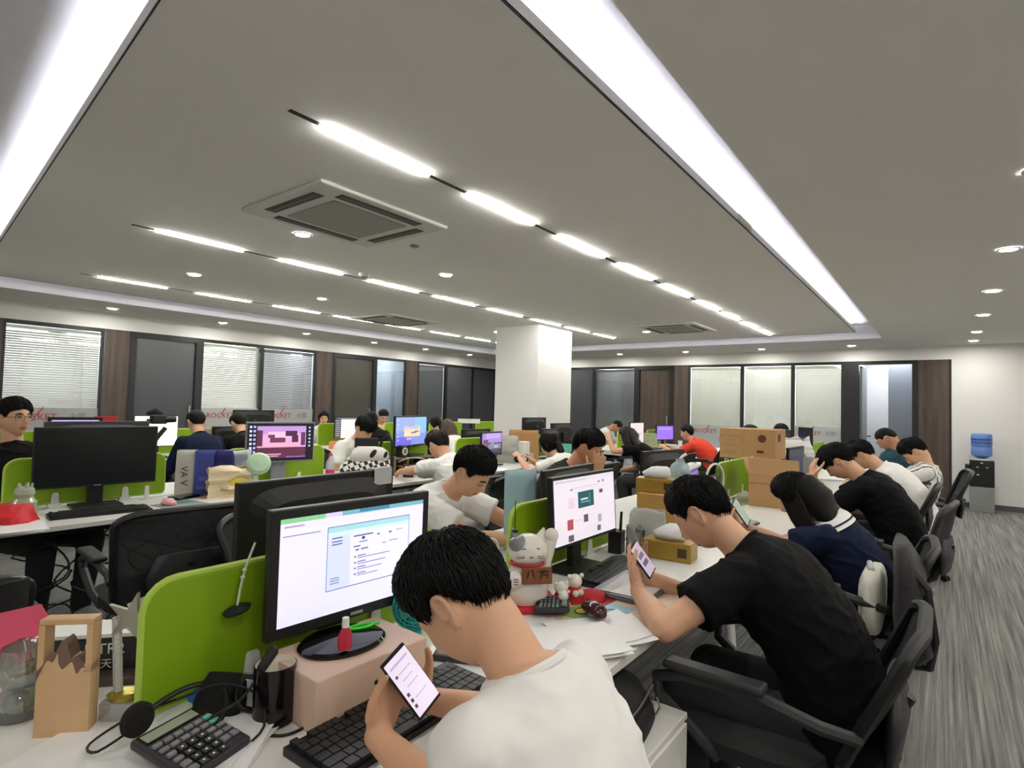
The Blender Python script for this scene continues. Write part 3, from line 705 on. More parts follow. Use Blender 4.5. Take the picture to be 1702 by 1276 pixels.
def person(label, head, heading, pitch=25, turn=0, roll=0, style='short', hairm=None, shirt=None, sl=.62, trousers=None, skin=None, sz=1.0, near=0,
           LH=None, RH=None, hl=None, hr=None, face=0, collar=True, wr=1.0, hipz=.52, vol=1.0, long_sleeve=False, hs=0, girth=1.0):
    skin = skin or skin_m; hairm = hairm or hair_b
    th = R(heading); H = V(head)
    def spine(L):
        pts = [V((0, 0, hipz))]; a = 0; A = []
        for k, f in enumerate((.45, .8, 1.15, 1.35)):
            a = R(L*f); A.append(a); pts.append(pts[-1]+V((0, math.sin(a), math.cos(a)))*.128*sz)
        na = a*.75+R(pitch)*.3; neck = pts[-1]+V((0, math.sin(na), math.cos(na)))*.085*sz
        Rh = Mx.Rotation(-R(turn), 3, 'Z') @ Mx.Rotation(-R(pitch), 3, 'X') @ Mx.Rotation(R(roll), 3, 'Y')
        return pts, A, neck, neck+Rh @ V((0, .03, .085)), Rh
    lo, hi = -12, 80
    for _ in range(40):
        md = (lo+hi)/2
        if spine(md)[3].z > H.z: lo = md
        else: hi = md
    pts, A, neck, hc, Rh = spine((lo+hi)/2)
    fw = V((math.cos(th), math.sin(th), 0))
    root = V((H.x, H.y, 0))-fw*hc.y-V((-math.sin(th)*-1, math.cos(th)*-1, 0))*hc.x
    t = thing('person', label, 'person', (root.x, root.y, 0), th-math.pi/2)
    inv = (Mx.Translation(root) @ Mx.Rotation(th-math.pi/2, 4, 'Z')).inverted()
    hc = inv @ H if False else hc
    T = Mx.Translation(hc) @ Rh.to_4x4() @ Mx.Scale(sz if sz < 1 else 1, 4)
    X1 = V((1, 0, 0))
    def secs(g, add, z0=0, top=True):
        fr = [V((0, math.cos(a), -math.sin(a))) for a in [A[0]*.5]+A]
        base = [(pts[0]-V((0, 0, .10)), fr[0], .165, .12), (pts[0], fr[0], .172, .128), (pts[1], fr[1], .158, .118), (pts[2], fr[2], .166, .122), (pts[3], fr[3], .178, .118), (pts[3].lerp(pts[4], .6), fr[4], .165, .098), (pts[4], fr[4], .10, .07), (pts[4].lerp(neck, .3), fr[4], .062, .058)]
        return [(c, X1, f, (rx*girth*sz+add), (ry*girth*sz+add)) for c, f, rx, ry in base][:8 if top else 7]
    ax = (pts[4]-pts[3]).normalized(); fr4 = V((0, math.cos(A[3]), -math.sin(A[3])))
    arms = []
    for s, tgt, hp in ((-1, LH, hl), (1, RH, hr)):
        sh = pts[4]-ax*.045*sz+X1*s*.157*sz*girth**.5+fr4*.012
        tg = inv @ V(tgt) if tgt is not None else sh+V((s*.02, .27, -.30))
        hp = hp or {}
        el, wr_ = ik(sh, tg, .285*sz, .245*sz, V(hp.get('pole', (s*.55, -.25, -1))))
        arms.append((s, sh, el, wr_, hp))
    legs = []
    for s in (-1, 1):
        hip = V((s*.095, .03, hipz-.03)); kn = V((s*.14, .43*sz, hipz-.035)); an = V((s*.13, .38*sz, .09)); legs.append((hip, kn, an))
    vox = .0048 if near else (.0075 if face else .010)
    # body: one continuous mesh
    b = MB()
    n, m = (64, 48) if near or face else (28, 20)
    grid_faces(b, [T @ V(q) for q in head_pts(dirs(n, m))], n, m)
    for s in (-1, 1):
        rim = [(.012, .010, .004), (.012, .024, .007), (.002, .035, .012), (-.012, .034, .017), (-.022, .022, .020), (-.022, .006, .019), (-.016, -.010, .014), (-.008, -.022, .008), (.002, -.028, .004)]
        b.tube([T @ V((s*(.069+o), -.008+y, z)) for y, z, o in rim], [.004, .0045, .005, .005, .005, .005, .005, .006, .006], 8)
        M3 = T.to_3x3().normalized() @ Mx.Rotation(R(s*-24), 3, 'Z')
        b.ball(T @ V((s*.0765, -.0145, .006)), .026, (.16, .62, 1.1), 14, M3); b.ball(T @ V((s*.074, .002, -.002)), .006, n=8)
    b.cone(pts[4]-ax*.02, T @ V((0, -.022, -.045)), .056*sz, .053*sz, 20); b.ball(T @ V((0, -.02, -.04)), .054*sz, n=16)
    b.cone(pts[4]-ax*.03, pts[4]+ax*.035, .070*sz, .057*sz, 18)
    b.loft(secs(1, -.012)[:7], 20)
    for s, sh, el, wr_, hp in arms:
        b.cap(sh, el, .05*sz, .041*sz, 14); b.cone(el, el.lerp(wr_, .3), .041*sz, .042*sz, 14); b.cone(el.lerp(wr_, .3), wr_, .042*sz, .026*sz, 14); b.ball(wr_, .026*sz, n=12)
        fd = (wr_-el).normalized(); d = V(hp['dir']) if 'dir' in hp else fd; pm = V(hp['palm']) if 'palm' in hp else V((-s*.5, .3, -.8))
        hand(b, wr_, d, pm, hp.get('curl', .55), s*hp.get('flip', 1), sz*.98, hp.get('spread', .06))
    for hip, kn, an in legs:
        b.cap(hip, kn, .078*sz, .055*sz, 14); b.cap(kn, an, .055*sz, .036*sz, 14)
    o = remeshed(b, 'body', [skin, lip_m], t, vox, 4 if near else 2)
    if near or face:
        Ti = T.inverted()
        for p in o.data.polygons:
            c = Ti @ p.center
            if .07 < c.y < .115 and abs(c.x) < .022-.25*abs(c.z+.058) and -.069 < c.z < -.047: p.material_index = 1
    hair_obj(style, hairm, t, T, near or hs, int(abs(head[1]*37)), vol, pts[4].lerp(neck, .3), pts[2]-pts[4])
    if face:
        for s in (-1, 1):
            if face == 1:
                b = MB(); b.ball(T @ V((s*.031, .0755, .008)), .0125, (1.1, .8, .62), 14, T.to_3x3().normalized()); b.ball(T @ V((s*.032, .0826, .008)), .0055, (1, .6, 1), 10, T.to_3x3().normalized(), mi=1)
                b.build('eye', [eyew, iris_m], t, ang=180)
            b = MB(); b.tube([T @ V((s*.018, .0885, .007)), T @ V((s*.032, .0875, .0045 if face == 2 else .015)), T @ V((s*.046, .078, .007))], .0016, 6); b.build('eyelid', iris_m, t)
            b = MB(); b.tube([T @ V((s*.015, .0945, .029)), T @ V((s*.03, .0935, .034)), T @ V((s*.05, .081, .028))], [.0035, .004, .002], 8); b.build('eyebrow', hairm, t)
    # clothing
    shirt = shirt or white_p
    rn = random.Random(int(abs(head[0]*91+head[1]*13)*10)); ph = V((rn.uniform(0, 9), rn.uniform(0, 9), rn.uniform(0, 9)))
    b = MB(); b.loft(secs(1, .014, top=True), 26)
    for s, sh, el, wr_, hp in arms:
        b.ball(sh, .068*sz*girth**.3, n=16)
        e = sh.lerp(el, sl) if not long_sleeve else el
        b.cone(pts[3].lerp(pts[4], .45)+X1*s*.06, sh, .088*sz, .066*sz, 18)
        b.cone(sh, e, .068*sz, .073*sz if not long_sleeve else .056*sz, 20)
        if long_sleeve: b.ball(el, .056*sz, n=14); b.cone(el, el.lerp(wr_, .93), .056*sz, .036*sz, 16)
    def wrk(c):
        q = c*7+ph; a = noise.noise(q); r = 1-abs(noise.noise(V((c.x*9, c.y*7, c.z*16))+ph*2))*2; r2 = 1-abs(noise.noise(c*23+ph))*2
        return wr*(.004*a+.006*max(0, r)**3+.002*r2)
    so = remeshed(b, 'shirt', shirt, t, .0075 if near else .011, 3 if near else 2, wrk if (near or face or wr > 1) else None)
    if collar:
        b = MB(); ctr = pts[4].lerp(neck, .3); N = 24
        b.tube([ctr+X1*math.cos(2*math.pi*k/N)*.0745*sz+fr4*math.sin(2*math.pi*k/N)*.071*sz-ax*.006*(1+1.6*math.sin(2*math.pi*k/N)) for k in range(N)], .0075, 8, closed=True); b.build('collar', shirt, so)
    tm = trousers or M('dark_trousers', '#26282b', .9, var=.1)
    b = MB(); b.ball((0, .0, hipz-.03), .15, (1.2*girth, .95, .75), 18)
    for hip, kn, an in legs: b.cap(hip, kn, .092*sz, .072*sz, 16); b.cap(kn, an+V((0, 0, .0)), .072*sz, .055*sz, 16)
    remeshed(b, 'trousers', tm, t, .013, 2)
    for hip, kn, an in legs:
        b = MB(); b.loft([(V((an.x, an.y-.09, .045)), X1, V((0, 0, 1)), .03, .04), (V((an.x, an.y-.02, .05)), X1, V((0, 0, 1)), .042, .05), (V((an.x, an.y+.08, .042)), X1, V((0, 0, 1)), .048, .042), (V((an.x, an.y+.16, .03)), X1, V((0, 0, 1)), .04, .028), (V((an.x, an.y+.185, .026)), X1, V((0, 0, 1)), .02, .018)], 14); b.build('shoe', M('shoe_grey', '#c9c9c8', .6), t, ang=60)
    return t, T, arms, pts
wtee = M('white_tee', '#e9e8e6', .85, var=.02, sheen=.1); btee = M('black_tee', '#0b0b0d', .9, var=.1, spec=.2)
navy = M('navy_cloth', '#141c33', .9, var=.1, spec=.2); teal_s = M('teal_tee', '#24444d', .9, spec=.2)
olive = M('olive_dark', '#24251f', .9, spec=.2); orange_s = M('orange_tee', '#e0452c', .85); yellow_s = M('pale_yellow_tee', '#ecd79b', .85)
beige_t = M('pale_trousers', '#c9c1bd', .9)
striped = bpy.data.materials.new('striped_shirt'); striped.use_nodes = True
nt = striped.node_tree; bb = nt.nodes['Principled BSDF']; tc = nt.nodes.new('ShaderNodeTexCoord'); wv = nt.nodes.new('ShaderNodeTexWave'); wv.inputs['Scale'].default_value = 8; wv.bands_direction = 'X'; wv.inputs['Distortion'].default_value = 0
cr = nt.nodes.new('ShaderNodeValToRGB'); cr.color_ramp.elements[0].position = .12; cr.color_ramp.elements[1].position = .2; cr.color_ramp.elements[0].color = (.05, .05, .055, 1); cr.color_ramp.elements[1].color = (.75, .74, .72, 1)
nt.links.new(tc.outputs['Object'], wv.inputs[0]); nt.links.new(wv.outputs['Fac'], cr.inputs[0]); nt.links.new(cr.outputs[0], bb.inputs['Base Color']); bb.inputs['Roughness'].default_value = .85

# near right-hand side of the nearest bench
P1 = person('person in white tee seen from behind, nearest the camera, looking down at a phone', (-.64, .722, 1.062), 180, pitch=50, turn=-13, style='short', shirt=wtee, near=2800, vol=1.0, girth=.93, sz=.91,
       LH=(-.815, .69, .795), hl=dict(dir=(.5, .1, .8), palm=(.1, -.95, .2), curl=.12, pole=(.5, -.5, -1)), RH=(-.83, .83, .80), hr=dict(dir=(-.7, .15, .65), palm=(-.1, -.95, .2), curl=.12, pole=(.9, -.3, -.6)))
P2 = person('person in plain black tee at the near bench, typing on a phone', (-.655, 1.945, 1.04), 180, pitch=40, style='short', shirt=btee, near=1600, girth=1.04, vol=.85,
       LH=(-.80, 1.752, .80), hl=dict(dir=(.55, .45, .7), palm=(.1, -.95, .2), curl=.12, pole=(-1, .2, -.45)), RH=(-.86, 1.93, .80), hr=dict(dir=(-.7, .15, .65), palm=(-.1, -.95, .2), curl=.15, pole=(.6, -.3, -1)))
P3 = person('woman with long black hair in navy with a white sailor collar, holding a phone', (-.57, 3.05, .985), 183, pitch=36, style='long', shirt=navy, near=900, sz=.92, sl=.55, hipz=.46, collar=False, trousers=M('grey_skirt', '#8d8a86', .9),
       LH=(-.875, 3.02, .785), hl=dict(dir=(.7, .15, .65), palm=(.1, -.95, .2), curl=.12, pole=(-.2, -.6, -1)), RH=(-.885, 3.20, .785), hr=dict(dir=(-.7, .15, .65), palm=(-.1, -.95, .2), curl=.15, pole=(.2, -.6, -1)))
P4 = person('person in black tee holding the forehead with a hand, elbow on the desk', (-.57, 4.45, 1.06), 180, pitch=48, style='fringe', shirt=btee, face=2, hs=400, girth=1.05,
       LH=(-.715, 4.36, .955), hl=dict(dir=(.25, .1, .95), palm=(.6, -.6, .3), curl=.5, pole=(-.1, .35, -1)), RH=(-.86, 4.5, .80))
P5 = person('person in white tee bent over the near bench between two dark shirts', (-.55, 5.6, 1.045), 180, pitch=42, style='short', shirt=wtee, face=2, hs=300)
P6 = person('person in white shirt with thin black stripes, slumped back in a tilted chair', (-.20, 6.1, 1.09), 186, pitch=50, style='short', shirt=striped, face=2, hs=300, hipz=.455, LH=(-.62, 6.0, .78), RH=(-.62, 6.2, .78))
P7 = person('person in dark teal tee with a shaved neck, farthest along the near bench', (-.45, 6.8, 1.165), 182, pitch=42, style='buzz', shirt=teal_s, face=2, skin=skin_d, girth=1.1)
# left-hand side of the nearest bench
P8 = person('person in white tee with tiny chest print, facing the camera, looking down', (-1.83, 2.08, 1.055), 8, pitch=34, turn=0, style='short', shirt=wtee, near=1400, face=2, vol=1.1, girth=.97,
       LH=(-1.55, 2.42, .79), hl=dict(curl=.6), RH=(-1.52, 2.12, .79), hr=dict(curl=.5))
P9 = person('person in dark tee covering the face with a hand, behind the shopping-page monitor', (-1.86, 3.26, 1.12), 12, pitch=24, style='short', shirt=olive, face=1, hs=500, skin=skin_d, girth=1.05,
       RH=(-1.665, 3.02, .985), hr=dict(dir=(-.12, .22, .95), palm=(-.7, -.6, .2), curl=.22, pole=(.3, .4, -1), spread=.2))
P10 = person('person with black hair bent forward behind the brown carton, left of the white plastic bag', (-1.87, 8.75, 1.10), 0, pitch=35, style='short', shirt=btee)
P11 = person('person of whom only the black hair shows over the brown carton', (-1.87, 7.15, 1.10), 0, pitch=30, style='short', shirt=btee)
# middle bench
P12 = person('person slumped in a white tee, elbow out on the middle bench, face turned away', (-3.28, 3.32, 1.04), 172, pitch=38, style='short', hs=300, hairm=hair_br, shirt=wtee, wr=1.2, girth=1.05,
       LH=(-3.72, 3.28, .80), hl=dict(pole=(-1, -.1, -.25)), RH=(-3.66, 3.55, .80))
P13 = person('woman in white with a black ponytail, in profile at the middle bench', (-3.22, 4.85, .985), 182, pitch=18, style='ponytail', hs=250, shirt=wtee, face=2, sz=.92, trousers=beige_t, LH=(-3.48, 4.70, .85), RH=(-3.48, 4.86, .84))
P14 = person('woman in black with long loose hair, back to the camera, arm raised to her head', (-3.2, 6.6, 1.04), 195, pitch=20, style='long', hairm=hair_br, shirt=btee, sz=.95, LH=(-3.36, 6.42, 1.02), hl=dict(pole=(-1, .2, -.8), curl=.6))
P15 = person('person in orange at a small purple monitor, in profile', (-3.12, 8.5, 1.03), 180, pitch=8, style='short', shirt=orange_s, face=2, LH=(-3.43, 8.4, .80), RH=(-3.43, 8.6, .80))
P16 = person('person asleep over the bench beyond the long-haired woman, white shirt', (-4.85, 9.55, 1.05), 10, pitch=60, style='buzz', shirt=wtee, skin=skin_d)
P17 = person('person in black top and glasses looking over the room, at the left edge', (-4.66, .93, 1.262), 20, pitch=-6, turn=-4, style='short', shirt=btee, face=1, near=900, hipz=.55)
P18 = person('person in white, head bowed behind the black and white checkered bag', (-4.42, 3.46, 1.12), 2, pitch=34, style='fringe', hs=400, shirt=wtee, face=2)
# left bench
P19 = person('person in a navy jacket seen from behind, black hair, at the left bench', (-6.12, 2.66, 1.12), 176, pitch=22, style='short', shirt=navy, long_sleeve=True)
P20 = person('woman in white with hair tied up, before the brown wall panel', (-7.62, 5.18, 1.11), -25, pitch=6, style='bun', shirt=wtee, face=1, sz=.92)
P21 = person('person in a pale yellow tee looking down, in front of the open glass door', (-7.66, 6.38, 1.13), -20, pitch=26, style='short', shirt=yellow_s, face=2)
P22 = person('person with black hair just left of the pale yellow tee, seen from behind', (-6.25, 5.0, 1.12), 178, pitch=20, style='short', shirt=btee)
P23 = person('woman with dark hair tied back, left of the woman wearing a hair clip', (-6.22, 6.22, 1.07), 170, pitch=20, style='ponytail', shirt=wtee, sz=.93)
P24 = person('woman with brown hair and a white hair clip, right of the blue wallpaper monitor', (-5.55, 5.78, 1.05), 165, pitch=15, style='long', hairm=M('chestnut_hair', '#3a2a1f', .5, var=.3, vs=120), shirt=wtee, sz=.92)
P25 = person('person of whom only black hair shows above the white monitor, far left', (-7.72, 2.86, 1.10), 0, pitch=20, style='short', shirt=btee)
P26 = person('person in black half hidden behind the pink wallpaper monitor', (-6.15, 3.12, 1.10), 176, pitch=30, style='short', shirt=btee)
t, T, arms, pts = P8
so = next(c for c in t.children if c.name.startswith('shirt'))
bpy.context.view_layer.update()
for dz, sx, sz_ in ((.0, .012, .016), (-.022, .022, .004)):
    q = V((.03, 0, pts[3].z+.01+dz)); ok, loc, nrm, _ = so.ray_cast(V((q.x, .9, q.z)), V((0, -1, 0)))
    if ok:
        b = MB(); b.box((0, 0, 0), (sx, .002, sz_), bev=.0005); f = nrm.to_track_quat('Y', 'Z').to_matrix().to_4x4(); f.translation = loc; bmesh.ops.transform(b.bm, matrix=f, verts=b.bm.verts); b.build('chest_print', grey_p, so, smooth=False)
# things people wear
def specs(P, mat):
    t, T = P[0], P[1]; b = MB()
    for s in (-1, 1):
        b.tube([T @ V((s*.032+.024*math.copysign(abs(math.cos(2*math.pi*k/20))**.6, math.cos(2*math.pi*k/20)), .102-.012*abs(math.cos(2*math.pi*k/20)*s+1)*.5, .006+.018*math.copysign(abs(math.sin(2*math.pi*k/20))**.6, math.sin(2*math.pi*k/20)))) for k in range(20)], .0016, 6, closed=True)
        b.tube([T @ V((s*.056, .092, .012)), T @ V((s*.074, .06, .014)), T @ V((s*.078, -.005, .016))], .0016, 6)
    b.tube([T @ V((-.008, .101, .01)), T @ V((0, .104, .013)), T @ V((.008, .101, .01))], .0016, 6)
    b.build('glasses', mat, t)
specs(P17, M('bronze_frame', '#5f4630', .35, metal=.6)); specs(P9, steel)
t, T, arms, pts = P3     # sailor collar of the navy dress
b = MB(); q = pts[4]
b.loft([(q+V((0, -.005, .045)), V((1, 0, 0)), V((0, .8, -.55)), .07, .066), (q+V((0, -.012, .02)), V((1, 0, 0)), V((0, .8, -.5)), .125, .095), (q+V((0, -.03, -.02)), V((1, 0, 0)), V((0, .8, -.5)), .165, .112)], 28); b.build('sailor_collar', wtee, t, ang=80)
b = MB(); b.loft([(q+V((0, -.02, .002)), V((1, 0, 0)), V((0, .8, -.5)), .148, .1075), (q+V((0, -.0225, -.004)), V((1, 0, 0)), V((0, .8, -.5)), .153, .110)], 28); b.build('collar_stripe', navy, t, ang=80)
t, T, arms, pts = P24
b = MB(); b.box(T @ V((.05, .02, .115)), (.05, .02, .018), bev=.006); b.build('hair_clip', white_p, t)
# ---------------------------------------------------------------- monitors on the benches
rnd = random.Random(3)
def page(bg, *more): return [bg]+list(more)
r1 = ['#dcdcfa', (0, .955, .27, 1, '#7fc08a'), (.27, .955, .38, 1, '#cfc3ee'), (.38, .955, 1, 1, '#6fa9bd'), (.5, .965, .72, 1, '#3f7f96'), (0, .90, 1, .955, '#e6d9ee'), (.02, .915, .14, .93, '#9b8fc0'), (0, .862, 1, .9, '#e2dcf2'),
      (.015, .83, .24, .842, '#8f8fb0'), (.285, .225, .885, .86, '#6d7ba8'), (.29, .235, .88, .85, '#dfdffb'), (.29, .80, .88, .85, '#9fd0d8'), (.29, .765, .88, .80, '#c9e3ea'), (.292, .235, .44, .765, '#c8d2f5')]
for k, v in enumerate((.735, .70, .672)): r1.append((.315, v, .385, v+.012, '#5a5f8c'))
for k, v in enumerate((.34, .315, .29)): r1.append((.31, v, .37, v+.01, '#7a7fa8'))
r1 += [(.46, .72, .60, .735, '#5d6288'), (.52, .685, .54, .71, '#23242e'), (.63, .70, .65, .715, '#555a80'), (.72, .70, .74, .715, '#3e4260'), (.50, .655, .56, .667, '#7478a0'), (.46, .615, .51, .627, '#5d6288'), (.475, .575, .50, .595, '#7a7fa0'), (.515, .58, .565, .592, '#4b4f74'),
       (.67, .60, .70, .61, '#767aa2'), (.72, .61, .79, .62, '#8084aa'), (.77, .715, .83, .725, '#9296b8')]
for k, v in enumerate((.50, .44, .385, .325)): r1 += [(.468, v+.008, .48, v+.022, '#4a4d66'), (.49, v+.016, .55, v+.026, '#5f6390'), (.49, v-.006, .73-.03*k, v+.004, '#8488b2')]
monitor('monitor lit with a pale lilac web page, on a cream box', -1.15, .895, R(-3), .452, .868, 1.155, zb=.845, rects=r1, base='oval', tilt=0, bez=.022, boff=(.06, -.075))
r2 = ['#d9d2de', (0, .93, 1, 1, '#cfcbd6'), (.03, .95, .5, .962, '#a9a4b4'), (.28, .82, .72, .845, '#c5bfd0'), (.24, .80, .28, .83, '#8f7d8e'), (.70, .86, .74, .885, '#6d6874'), (.78, .86, .81, .9, '#6d6874'), (.36, .50, .62, .76, '#23505a'), (.40, .62, .52, .65, '#a9ccd0'), (.40, .58, .55, .595, '#7fb0b4'), (.54, .53, .56, .72, '#3c7a78'),
      (.72, .68, .78, .74, '#4a4650'), (.20, .52, .31, .70, '#d6c4d2'), (.21, .54, .28, .545, '#c08fa4'), (.21, .58, .28, .585, '#c08fa4'), (.21, .62, .28, .625, '#c08fa4'), (.18, .20, .27, .36, '#a2484c'), (.44, .26, .51, .38, '#5c4a50'), (.68, .20, .74, .33, '#a39aa4'), (.66, .06, .72, .15, '#5f5a66'), (.19, .02, .27, .12, '#57525c'), (.29, .31, .40, .33, '#c2bac8'), (.53, .35, .64, .36, '#c2bac8')]
monitor('monitor lit with a pale shopping page with a dark green banner', -1.15, 2.02, 0, .50, .862, 1.132, rects=r2, bez=.01, tilt=4)
monitor('big switched-off black monitor facing the aisle, left edge of the middle bench', -3.95, 1.18, R(-5), .60, .86, 1.205, bez=.008, neck_d=.05)
r3 = ['#140f1c', (.14, .10, .88, .93, '#d9a6d4'), (.14, .72, .88, .93, '#b98fd0'), (.30, .60, .62, .78, '#e8b9d8'), (.14, .08, .88, .36, '#5b2b42'), (.2, .36, .78, .40, '#d9a0b4'), (.2, .46, .78, .49, '#dba6ba'), (.33, .49, .56, .62, '#6a3450'), (.30, .62, .40, .70, '#6a3450'), (.56, .66, .74, .80, '#4a2340'), (.66, .49, .76, .68, '#4a2340'), (.14, .40, .22, .82, '#5b2b48'), (.80, .40, .87, .76, '#5b3560')]
for k in range(7): r3 += [(.03, .88-.11*k, .065, .94-.11*k, '#cfd2ee'), (.085, .88-.11*k, .12, .94-.11*k, '#a9b0e6')]
for k in range(6): r3 += [(.92, .86-.1*k, .95, .91-.1*k, '#b9bede')]
for k in range(9): r3 += [(.24+.06*k, .43, .25+.06*k, .46, '#dba6ba')]
for k in range(8): r3 += [(.58+.038*k, .085, .605+.038*k, .115, '#8f86d8')]
r3 += [(.2, .16, .5, .2, '#c08aa6'), (.3, .12, .46, .14, '#e3bccb')]
monitor('monitor showing a pink and purple wallpaper with icons, silver rim, on the middle bench', -3.95, 2.33, R(-12), .50, .925, 1.225, rects=r3, casing=M('silver_plastic', '#8c8c90', .35), bez=.008, neck_d=.07)
r4 = ['#7d8fd8', (0, .5, 1, 1, '#8fa6e0'), (.6, .4, 1, 1, '#86b6e6'), (0, 0, .5, .3, '#6b63cf'), (.26, .30, .78, .66, '#e3c6a8'), (.30, .56, .72, .72, '#b5b9d8'), (.34, .66, .60, .84, '#9aa3c4'), (.48, .42, .66, .46, '#5b5260'), (.60, .46, .74, .50, '#6a5f68'), (.30, .36, .46, .46, '#f0d8be'), (.34, .18, .5, .27, '#c69fd0')]
for k in range(6): r4 += [(.05, .86-.14*k, .09, .92-.14*k, '#b9c2f0')]
monitor('monitor showing a blue wallpaper with a tan shape, on a wooden shelf', -4.0, 3.68, R(16), .56, .985, 1.27, rects=r4, zb=.895, bez=.01)
r5 = ['#3b3448', (0, .55, 1, 1, '#9c84c8'), (.2, .75, .9, 1, '#b39be0'), (.05, .3, .3, .7, '#5a5068'), (.3, .25, .95, .5, '#7d7894'), (.45, .4, .6, .6, '#8a86a4'), (.1, .38, .2, .55, '#b0485e'), (.6, .3, .8, .42, '#a9a7bd'), (.1, .1, .9, .22, '#4b4658')]
monitor('small dark monitor with a purple snowy picture, beside the clear plastic bags', -3.88, 4.74, R(8), .43, .845, 1.10, rects=r5, bez=.012)
def backmon(label, p, q, X, z0, rz=180, w=None, **k):
    a, c = atx(*p, X), atx(*q, X); return monitor(label, X, (a.y+c.y)/2, R(rz), w or abs(c.y-a.y), z0, (a.z+c.z)/2, **k)
monitor('black monitor seen from behind, clear tape on its top corner', -1.50, 1.02, R(182), .54, .86, 1.175)
monitor('black monitor seen from behind, next to a pale blue cloth', -1.47, 2.38, R(184), .52, .83, 1.105)
monitor('charcoal monitor seen from behind with a small emblem, left of the orange shirt', -1.50, 3.62, R(172), .52, .80, 1.125)
monitor('small monitor lit purple under a blank cover sheet, beside the ring fan', -1.15, 3.22, R(10), .40, .82, 1.06, rects=['#7a55b8', (0, .5, 1, 1, '#8a66c8')])
monitor('tall narrow dark monitor on the nearest bench, right of the white plastic bag', -1.38, 6.7, R(215), .30, .84, 1.21)
monitor('second tall dark monitor, before the red sign letters on the back glass', -1.38, 7.8, R(215), .34, .84, 1.215)
monitor('dark monitor edge-on behind the ring fan and the open carton', -1.08, 5.75, R(-4), .5, .80, 1.08, rects=['#3a3d48'])
monitor('dark monitor seen from behind against the white column', -4.3, 6.1, R(178), .50, .98, 1.24)
monitor('dark monitor below the column monitor, above the ponytailed woman', -3.9, 5.88, R(182), .42, .84, 1.115)
monitor('wide dark monitor seen from behind, right of the column monitor', -4.28, 6.75, R(180), .56, .86, 1.16)
monitor('black low monitor behind the purple snowy picture', -4.35, 5.0, R(180), .5, .82, 1.105)
r6 = ['#d6c9d2', (.1, .45, .9, .49, '#a893a4'), (.1, .3, .7, .34, '#b5a3b2'), (.1, .15, .8, .19, '#b5a3b2')]
monitor('portrait monitor with a pale pink page, right of the long-haired woman', -3.92, 8.45, 0, .50, .83, 1.17, rects=r6, bez=.008)
monitor('small monitor lit purple, facing the person in orange', -3.9, 9.55, R(-20), .44, .84, 1.115, rects=['#8c68dc', (.1, .7, .9, .9, '#a184ea')])
monitor('dark monitor seen from behind on the left bench, in front of the bright blinds', -6.75, 3.6, R(180), .52, .98, 1.25)
monitor('dark squat monitor at the left of the pink wallpaper', -6.45, 3.2, R(178), .46, .82, 1.07)
monitor('monitor with a bright white page before the person in navy', -6.6, 2.47, R(-12), .40, .86, 1.19, rects=['#eef2f4', (.1, .8, .6, .84, '#b9c4cc')], bez=.006)
r7 = ['#e4dde0', (0, .9, 1, 1, '#23242a'), (0, 0, .18, .9, '#4d5058'), (.05, .93, .8, .96, '#8d9098')]
for k in range(8): r7.append((.02, .80-.1*k, .15, .84-.1*k, '#9a9ca4'))
monitor('monitor with a white list window and dark title bar, left bench', -6.6, 4.94, R(-8), .50, .87, 1.175, rects=r7, bez=.004)
monitor('small monitor lit lilac beside the man with glasses', -6.6, 1.77, R(-10), .42, .9, 1.17, rects=['#b6a6e6', (.2, .2, .8, .8, '#c3b6ee')], bez=.03)
monitor('dark monitor seen from behind above the switched-off one at left', -4.28, 1.27, R(180), .56, .88, 1.225, casing=M('silver_rim_plastic', '#3a3b3e', .35))
monitor('dark monitor behind the woman with tied-up hair', -7.1, 5.55, R(180), .5, .86, 1.14)
for o in bpy.data.objects:
    if o.get('label', '').startswith('black monitor seen from behind, clear tape'):
        b = MB(); b.box((-.012, -.22, .437), (.03, .075, .003)); b.box((-.0285, -.22, .41), (.002, .075, .05)); b.build('tape_strip', M('clear_tape', '#cfd0d2', .3, alpha=.75), o, smooth=False)
    if o.get('label', '').startswith('charcoal monitor'):
        b = MB(); b.lathe([(.001, 0), (.014, 0), (.014, .002), (.001, .002)], 18, mtx=Mx.Translation((-.0405, 0, .16)) @ Mx.Rotation(R(-90), 4, 'Y')); b.build('emblem', steel, o, smooth=False)
    if o.get('label', '').startswith('small monitor lit purple under'):
        b = MB(); b.box((-.01, 0, .33), (.06, .36, .012), (0, R(12), 0)); b.build('cover_sheet', lgrey_p, o, smooth=False)

